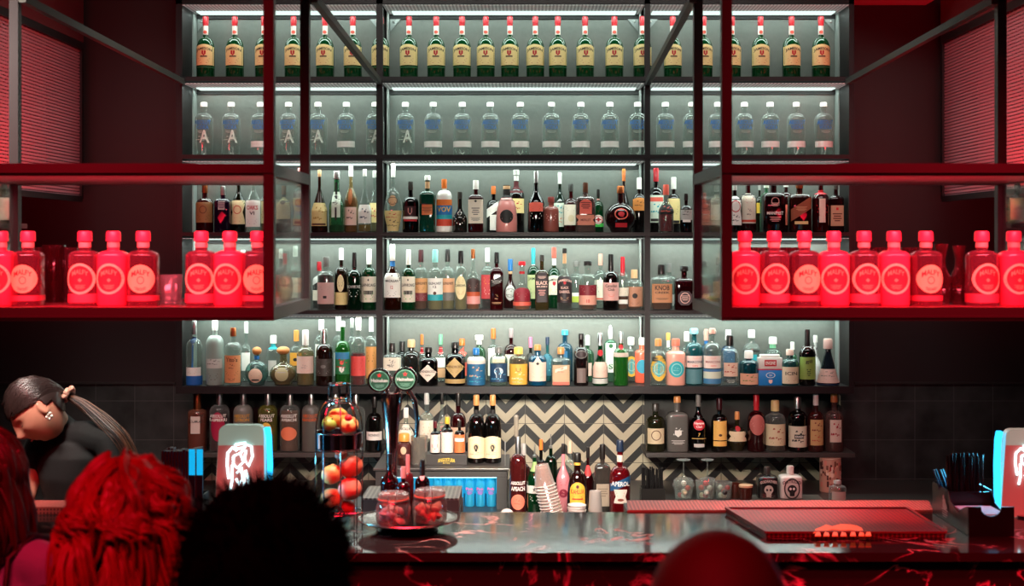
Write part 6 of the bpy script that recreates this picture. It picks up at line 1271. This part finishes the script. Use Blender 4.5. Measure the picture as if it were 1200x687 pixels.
# 1 long dark red hair, grey jacket, far left
D = 3.5; e, hc = stander(PX(-24, D), D, 1.70, 'person with long dark red hair and grey jacket at left frame edge', pbr('#7F90B4', .75, bump=.2, bscale=200), yaw=-.15, width=.95)
hm = hairmat('#45121A'); hp_ = cap_geo('hair', e, (0, .0, hc+.012), (.094, .112, .128), hm, .012)
strands('hair_strands', hp_, (0, 0, hc+.01), (.098, .116, .13), 260, hc-.27, .008, 1.3, .0062, hm, flare=1.28, seed=3)
mb = MB(); mb.tube([(.085, -.085, 1.36), (.115, -.06, 1.435), (.135, .0, 1.455), (.14, .05, 1.44), (.13, .105, 1.36), (.10, .13, 1.2)], .008, pbr('#14141C', .5), 8); mb.obj('bag_strap', e)
mb = MB(); mb.tube([(.12, -.11, 1.15), (.125, -.105, 1.3), (.12, -.075, 1.41), (.15, .0, 1.452), (.16, .05, 1.44)], .007, pbr('#14141C', .5), 8); mb.obj('bag_strap', e)
# 2 bright red curls
D = 3.05; e, hc = stander(PX(149, D), D, 1.70, 'person with voluminous bright red curly hair seen from behind', pbr('#3A2028', .8), width=.92)
hm = hairmat('#A01C2C', .34); hp_ = cap_geo('hair', e, (0, -.01, hc-.0), (.104, .114, .130), hm, .02)
mb = MB(); rd = random.Random(5)
for c_ in range(95):     # big wavy locks, each a bundle of strands
    ph = rd.uniform(0, 2*PI); t0 = 1.25*math.sqrt(rd.random()); inf = rd.uniform(.98, 1.12); p0 = rd.uniform(0, 6.28); f = rd.uniform(1.6, 2.4); ze = hc-.36+rd.uniform(0, .08); am = rd.uniform(.014, .026)
    for j in range(7):
        o1, o2 = rd.gauss(0, .006), rd.gauss(0, .006); pts = []
        for k in range(25):
            u = k/24; tt_ = t0+(PI/2+.15-t0)*min(1, u*1.7); x, y, z = .107*inf*math.sin(tt_)*math.cos(ph), .124*inf*math.sin(tt_)*math.sin(ph), .135*inf*math.cos(tt_)
            if u > .59: v = (u-.59)/.41; z = z+(ze-hc+.01-z)*v; q = 1+.2*math.sin(v*PI*.8); x *= q; y *= q
            a = am*min(1, .3+u*1.5); x += a*math.cos(f*u*6.28+p0)+o1*(1+u); y += a*math.sin(f*u*6.28+p0)*.8+o2; z += a*.6*math.sin(f*u*9+p0)+o2
            pts.append((x, y-.01, hc-.01+z))
        mb.tube(pts, [.0048]*19+[.0042, .0035, .003, .0022, .0016, .001], hm, 5)
mb.obj('hair_curls', hp_, ang=180)
# 3 dark afro silhouette
D = 2.62; e, hc = stander(PX(312, D), D, 1.715, 'person with a big round black afro, centre left foreground', pbr('#141318', .8), width=1.05)
hm = hairmat('#020202', .95); hp_ = cap_geo('hair', e, (0, -.01, hc-.015), (.155, .150, .155), hm, .02, fr=5)
mb = MB(); rd = random.Random(9)
for i in range(1500):
    v = Vector((rd.gauss(0, 1), rd.gauss(0, 1), rd.gauss(0, 1))).normalized()
    if v.z < -.6 or v.y > .75: continue
    p = Vector((0, -.01, hc-.015)) + v*.147; pts = [p]; L_ = rd.uniform(.02, .042)
    t1 = Vector((rd.gauss(0, 1), rd.gauss(0, 1), rd.gauss(0, 1)))
    for k in range(1, 5): pts.append(p + v*L_*k/4 + t1.cross(v)*.003*math.sin(k*2.1+i))
    mb.tube(pts, [.0022, .002, .0018, .0014, .0008], hm, 4)
mb.obj('hair_frizz', hp_, ang=180)
# 4 close cropped head
D = 1.95; e, hc = stander(PX(842, D), D, 1.775, 'person with smooth close cropped head in right foreground', pbr('#1E1418', .8), width=1.05)
cap_geo('hair', e, (0, .0, hc+.006), (.102, .116, .122), pbr('#5E1A26', .6, bump=.3, bscale=420), .0)

# the bartender behind the counter
BDp = 5.85
e = empty('person', (PX(85, BDp), BDp, 0)); O = Vector(e.location)
def J(x, y, d): return P(x, y, d)-O
fwd = Vector((-.57, -.40, -.66)).normalized(); up = (Vector((-.66, -.05, .75)) - fwd*Vector((-.66, -.05, .75)).dot(fwd)).normalized(); rt = fwd.cross(up).normalized()
hcn = J(45, 480, 5.76); HS = 1.2
Mh = Matrix.Translation(hcn) @ Matrix(((rt.x, fwd.x, up.x, 0), (rt.y, fwd.y, up.y, 0), (rt.z, fwd.z, up.z, 0), (0, 0, 0, 1)))
mb = head_geo(Mh, HS)
LS, RS = J(127, 519, 5.76), J(45, 524, 5.97); nb = J(80, 512, 5.88)
limb(mb, [nb, J(68, 497, 5.83), J(60, 486, 5.79)], [.056, .052, .054])
pel = Vector((0, .02, .98)); ax = (LS-RS).normalized(); ax.z = 0; ax.normalize(); dn = Vector((-ax.y, ax.x, 0))
def torso(mb, g):
    ctr_ = (LS+RS)/2
    ell(mb, [(pel+Vector((0, 0, -.10)), ax*(.15+g), dn*(.11+g)), (pel, ax*(.165+g), dn*(.115+g)), (pel.lerp(ctr_, .35), ax*(.125+g), dn*(.092+g)), (pel.lerp(ctr_, .62), ax*(.145+g), dn*(.115+g)), (pel.lerp(ctr_, .88), ax*(.165+g), dn*(.108+g)), (ctr_+Vector((0, 0, .015)), ax*(.13+g), dn*(.08+g)), (nb, ax*(.055+g), dn*(.052+g))])
torso(mb, 0)
LE, RE = J(150, 592, 5.68), J(28, 592, 5.8); LW, RW = J(118, 622, 5.52), J(50, 620, 5.6)
for S, E_, W_, sd in ((LS, LE, LW, -1), (RS, RE, RW, 1)):
    limb(mb, [S, E_, W_], [.052, .038, .026]); hand(mb, W_, (W_-E_).normalized(), (0, 0, -1), (-ax if sd < 0 else ax), .17)
for s_ in (-1, 1):
    hx = pel + ax*s_*.085; f = Vector((hx.x, hx.y, 0)); limb(mb, [hx, f+Vector((0, 0, .50))+dn*-.01, f+Vector((0, 0, .09))], [.088, .056, .037])
    limb(mb, [f+Vector((0, 0, .05))+dn*.03, f+Vector((0, 0, .035))-dn*.13], [.036, .03])
fuse(mb, 'body', e, skin, .0055, 3)
def fuse_shirt():
    mb = MB(); torso(mb, .014)
    for S, E_ in ((LS, LE), (RS, RE)): limb(mb, [nb+Vector((0, 0, .0)), S.lerp(nb, .5)+Vector((0, 0, .012)), S, S.lerp(E_, .36)], [.066, .07, .062, .056])
    limb(mb, [nb, nb.lerp(J(68, 497, 5.83), .8)], [.069, .061]); return mb
fuse(fuse_shirt(), 'black_top', e, pbr('#121314', .8, bump=.15, bscale=120), .008)
mb = MB(); ell(mb, [(pel+Vector((0, 0, -.12)), ax*.16, dn*.125), (pel+Vector((0, 0, .06)), ax*.166, dn*.122)])
for s_ in (-1, 1):
    hx = pel + ax*s_*.085; f = Vector((hx.x, hx.y, 0)); limb(mb, [hx, f+Vector((0, 0, .50))+dn*-.01, f+Vector((0, 0, .08))], [.100, .070, .055])
fuse(mb, 'trousers', e, pbr('#15161A', .8), .012)
for s_ in (-1, 1):
    f = pel+ax*s_*.085; f.z = 0; mb = MB(); limb(mb, [f+Vector((0, 0, .052))+dn*.03, f+Vector((0, 0, .045))-dn*.14], [.05, .04]); limb(mb, [f+Vector((0, 0, .042))+dn*.03, f+Vector((0, 0, .041))-dn*.14], [.042, .041]); fuse(mb, 'shoe', e, pbr('#141212', .5), .008)
# hair: smooth shell swept back into a ponytail
hb = hairmat('#2E2220', .32)
g = head_geo(Mh, HS, .008, ears=False, seg=170, nl=140); inv = Mh.inverted(); keep = []
def inface(p):
    q = inv @ Vector(p); q /= HS
    wv = .002*math.sin(q.y*400)
    return (q.z < .020+wv+.27*max(q.y, 0) and q.y > -.018) or (q.z < -.012 and q.y > -.045 and q.y <= -.018) or q.z < -.07
for f in g.f:
    if not inface(sum((Vector(g.v[i]) for i in f), Vector())/len(f)): keep.append(f)
mb = MB(); used = sorted({i for f in keep for i in f}); mp = {i: k for k, i in enumerate(used)}
mb.add([g.v[i] for i in used], [tuple(mp[i] for i in f) for f in keep], hb); ho = mb.obj('hair', e, ang=180)
mb = MB(); rd = random.Random(4); tie = J(80, 462, 5.80)
for i in range(620):   # strands combed back from the hairline over the skull to the tie
    th = rd.uniform(-1.62, 1.62); lift = rd.random()**1.5
    p0 = Vector((.076*math.sin(th), .094*math.cos(th)*(1-.25*lift), 0)); p0.z = .018+.27*max(p0.y, 0)*1.0 + lift*.055*(abs(math.cos(th))+.2); p0.x *= 1-.3*lift
    end = inv @ tie; end /= HS; pts = []
    for k in range(11):
        u = k/10; q = p0.lerp(end, u); q = q + Vector((0, 0, .03*math.sin(u*PI)*(.4+.6*lift)))
        L = Vector((q.x/.073, q.y/.094, q.z/.114)).length; lim = 1.085+.06*lift*math.sin(min(1, u*1.5)*PI/2)
        if L < lim: q = q/max(L, .2)*lim
        pts.append(Mh @ (q*HS))
    mb.tube(pts, [.0012]+[.0024]*9+[.0016], hb, 4)
mb.obj('combed_strands', ho, ang=180)
mb = MB(); path = [J(80, 464, 5.80), J(98, 474, 5.79), J(120, 492, 5.77), J(140, 512, 5.74), J(153, 535, 5.72), J(156, 556, 5.71)]
def bz(u): 
    k = min(int(u*(len(path)-1)), len(path)-2); t = u*(len(path)-1)-k; return path[k].lerp(path[k+1], t)
for i in range(420):
    o1, o2 = rd.gauss(0, 1), rd.gauss(0, 1); ph = rd.uniform(0, 6.28); end = rd.uniform(.75, 1)
    pts = []
    for k in range(13):
        u = end*k/12; spd = .008+.019*math.sin(min(1, u*1.3)*PI*.62); d = bz(min(1, u+.02))-bz(max(0, u-.02)); d.normalize(); a = d.cross(Vector((0, 1, 0))).normalized(); b = d.cross(a)
        pts.append(bz(u) + a*o1*spd*.5 + b*o2*spd*.5 + a*.002*math.sin(u*7+ph))
    mb.tube(pts, [.0018]*10+[.0016, .0012, .0006], hairmat('#6B4430', .35) if i % 3 else hb, 5)
mb.obj('ponytail', ho, ang=180)
mb = MB(); sm = pbr('#E3B39C', .75); dd = (path[1]-path[0]).normalized(); a = dd.cross(Vector((0, 1, 0))).normalized(); b = dd.cross(a); pts = []; rr_ = []
for k in range(180):
    t = 2*PI*k/180; q = .026+.0035*math.sin(7*t); pts.append(tie + a*q*math.cos(t) + b*q*math.sin(t) + dd*.005*math.sin(5*t)); rr_.append(.0105+.0022*math.sin(11*t)+.0012*math.sin(23*t))
mb.tube(pts, rr_, sm, 12, closed=True); mb.obj('scrunchie', ho)
# earring, brow, lashes
er = Mh @ Vector((-.085*HS, .0, -.045*HS)) if (Mh @ Vector((-.08, 0, 0))).y < (Mh @ Vector((.08, 0, 0))).y else Mh @ Vector((.085*HS, 0, -.045*HS))
sx = -1 if (Mh @ Vector((-.08, 0, 0))).y < (Mh @ Vector((.08, 0, 0))).y else 1
mb = MB()
for dx, dz in ((0, 0), (.012, -.006), (.004, -.016), (-.008, -.010), (.006, .006)): mb.ball(er+Vector((dx, -.002, dz)), .0075, pbr('#E6E0D2', .25, .3), 10)
mb.obj('earring', e)
for s2 in (-1, 1):
    mb = MB(); mb.tube([Mh @ (Vector((s2*(.018+.026*u), .090-.016*u*u-.004, .026+.006*math.sin(u*PI)))*HS) for u in [k/6 for k in range(7)]], [.001, .0022, .0026, .0026, .0022, .0016, .0008], hairmat('#2A1B16'), 6); mb.obj('eyebrow', e)
    mb = MB(); mb.tube([Mh @ (Vector((s2*(.018+.024*u), .0885-.014*u*u-.003, -.002-.003*math.sin(u*PI)))*HS) for u in [k/6 for k in range(7)]], .0016, pbr('#120D0C', .6), 6); mb.obj('eyelashes', e)
mb = MB(); mb.tube([Mh @ (Vector((.020*u, .0935-.010*u*u, -.0605))*HS) for u in [k/4-1 for k in range(9)]], [.001, .002, .003, .0035, .0035, .0035, .003, .002, .001], pbr('#A8544E', .4), 6); mb.obj('lips', e)
tag(e, 'bartender in black top looking down, dark ponytail tied with peach scrunchie', 'person')
# ------------------------------------------------------------------ lights and camera
GZ = _G
def area(name, loc, sx, sy, power, col, rot=None, to=None, spread=None):
    l = bpy.data.lights.new(name, 'AREA'); l.shape = 'RECTANGLE'; l.size = sx; l.size_y = sy; l.energy = power; l.color = col
    if spread: l.spread = math.radians(spread)
    o = bpy.data.objects.new(name, l); C.objects.link(o); o.location = loc
    if to is not None: o.rotation_euler = (Vector(to)-Vector(loc)).to_track_quat('-Z', 'Z').to_euler()
    else: o.rotation_euler = rot
    return o
LED = (.82, 1.0, .93)
PW = {1: 8.5, 2: 10, 3: 11.5, 4: 15, 5: 15}
for k in range(1, 6):
    zc = PZ(top_under[k], YF)
    area('shelf_led', ((XL+XR)/2, YF+.045, zc-.014), XR-XL-.1, .03, PW[k]*.75, LED, to=((XL+XR)/2, YF+.10, zc-.4))
    area('shelf_rear_led', ((XL+XR)/2, YB-.075, zc-.014), XR-XL-.1, .02, PW[k]*.42, LED, to=((XL+XR)/2, YB-.03, zc-.4))
# neutral work light over the bar, and a soft one for the shelf fronts
area('work_light', (0.0, 4.8, 2.0), .9, .2, 15, (1, .92, .80), to=(0.05, 7.5, 1.12), spread=60)
area('counter_light', (-.5, 4.62, 2.9), .5, .25, 7, (1, .9, .8), to=(-.6, 5.0, 1.3), spread=55)
area('shelf_front_light', (0, 5.4, 4.15), 3.0, .3, 13, (1, .96, .88), to=(0, 7.4, 2.5), spread=100)
area('bartender_light', (-2.1, 4.6, 3.4), .6, .4, 12, (1, .88, .78), to=(-2.0, 5.8, 1.4), spread=60)
# red stage light
RED = (1, .01, .035); PINK = (1, .10, .15)
for sx in (-1.6, 1.5):
    area('red_light', (sx, 3.3, 4.0), 1.0, .3, 17, RED, to=(sx*.9, 4.36, 2.3), spread=50)
area('red_counter_light', (1.15, 5.3, 3.9), .5, .3, 5, RED, to=(1.15, 5.1, 1.1), spread=30)
area('red_front_light', (.6, 2.9, 3.2), 4.0, .3, 28, RED, to=(.6, 4.6, .65), spread=50)
area('red_crowd_light', (-1.2, 1.2, 3.6), 1.4, .4, 10, RED, to=(-1.1, 3.0, 1.6), spread=60)
area('red_crowd_light', (-.25, .9, 3.3), .5, .3, 2.2, RED, to=(.27, 1.95, 1.75), spread=60)
for (xa, xb) in (LCX, RCX):
    area('cabinet_red', ((xa+xb)/2, CF+.065, GZ+.02), xb-xa-.1, .02, 3.6, PINK, to=((xa+xb)/2, GD, GZ+.14))
    area('cabinet_red_top', ((xa+xb)/2, CF+.05, cz2-.012), xb-xa-.1, .03, 5, PINK, to=((xa+xb)/2, GD+.12, GZ+.1), spread=90)
for X, sg in ((PX(90, 7.3)+.7, -1), (PX(1110, 7.3)-.7, 1)):
    area('screen_red', (X+sg*.3, 5.75, 2.1), .4, .4, 9, RED, to=(X+sg*.8, 6.7, 3.0), spread=110)
area('sign_glow', (PX(318, 4.96), 4.93, 1.36), .03, .28, 1.6, (.1, .65, 1), to=(PX(440, 5.0), 5.0, 1.42), spread=150)
area('sign_glow', (PX(1166, 5.2), 5.17, 1.36), .03, .28, 1.0, (.1, .65, 1), to=(PX(1100, 5.1), 5.0, 1.25), spread=150)
area('mat_light', (1.1, 5.0, 3.6), .6, .3, 4, (1, .75, .65), to=(1.1, 5.2, 1.1), spread=50)
for sx in (-1.9, 1.9): area('side_fill', (sx, 5.6, 3.8), .8, .4, 2.6, (1, .88, .85), to=(sx*1.1, 7.6, 1.2), spread=80)
w = bpy.data.worlds.new('world'); bpy.context.scene.world = w; w.use_nodes = True
w.node_tree.nodes['Background'].inputs[0].default_value = (.5, .42, .45, 1); w.node_tree.nodes['Background'].inputs[1].default_value = .034
cam = bpy.data.cameras.new('camera'); co = bpy.data.objects.new('camera', cam); C.objects.link(co)
co.location = (0, 0, EYE); co.rotation_euler = (PI/2, 0, 0)
cam.sensor_width = 36; cam.lens = F/1200*36; cam.shift_x = -15/1200; cam.shift_y = -60.5/1200
cam.dof.use_dof = True; cam.dof.focus_distance = 7.2; cam.dof.aperture_fstop = 3.2; cam.clip_start = .05
bpy.context.scene.camera = co
sc = bpy.context.scene
sc.cycles.use_denoising = True
try: sc.cycles.denoiser = 'OPENIMAGEDENOISE'
except Exception: pass
sc.cycles.max_bounces = 10; sc.cycles.transparent_max_bounces = 32; sc.cycles.glossy_bounces = 4; sc.cycles.diffuse_bounces = 3
sc.cycles.caustics_reflective = False; sc.cycles.caustics_refractive = False; sc.cycles.sample_clamp_indirect = 4
sc.view_settings.view_transform = 'Standard'; sc.view_settings.look = 'None'; sc.view_settings.exposure = 0
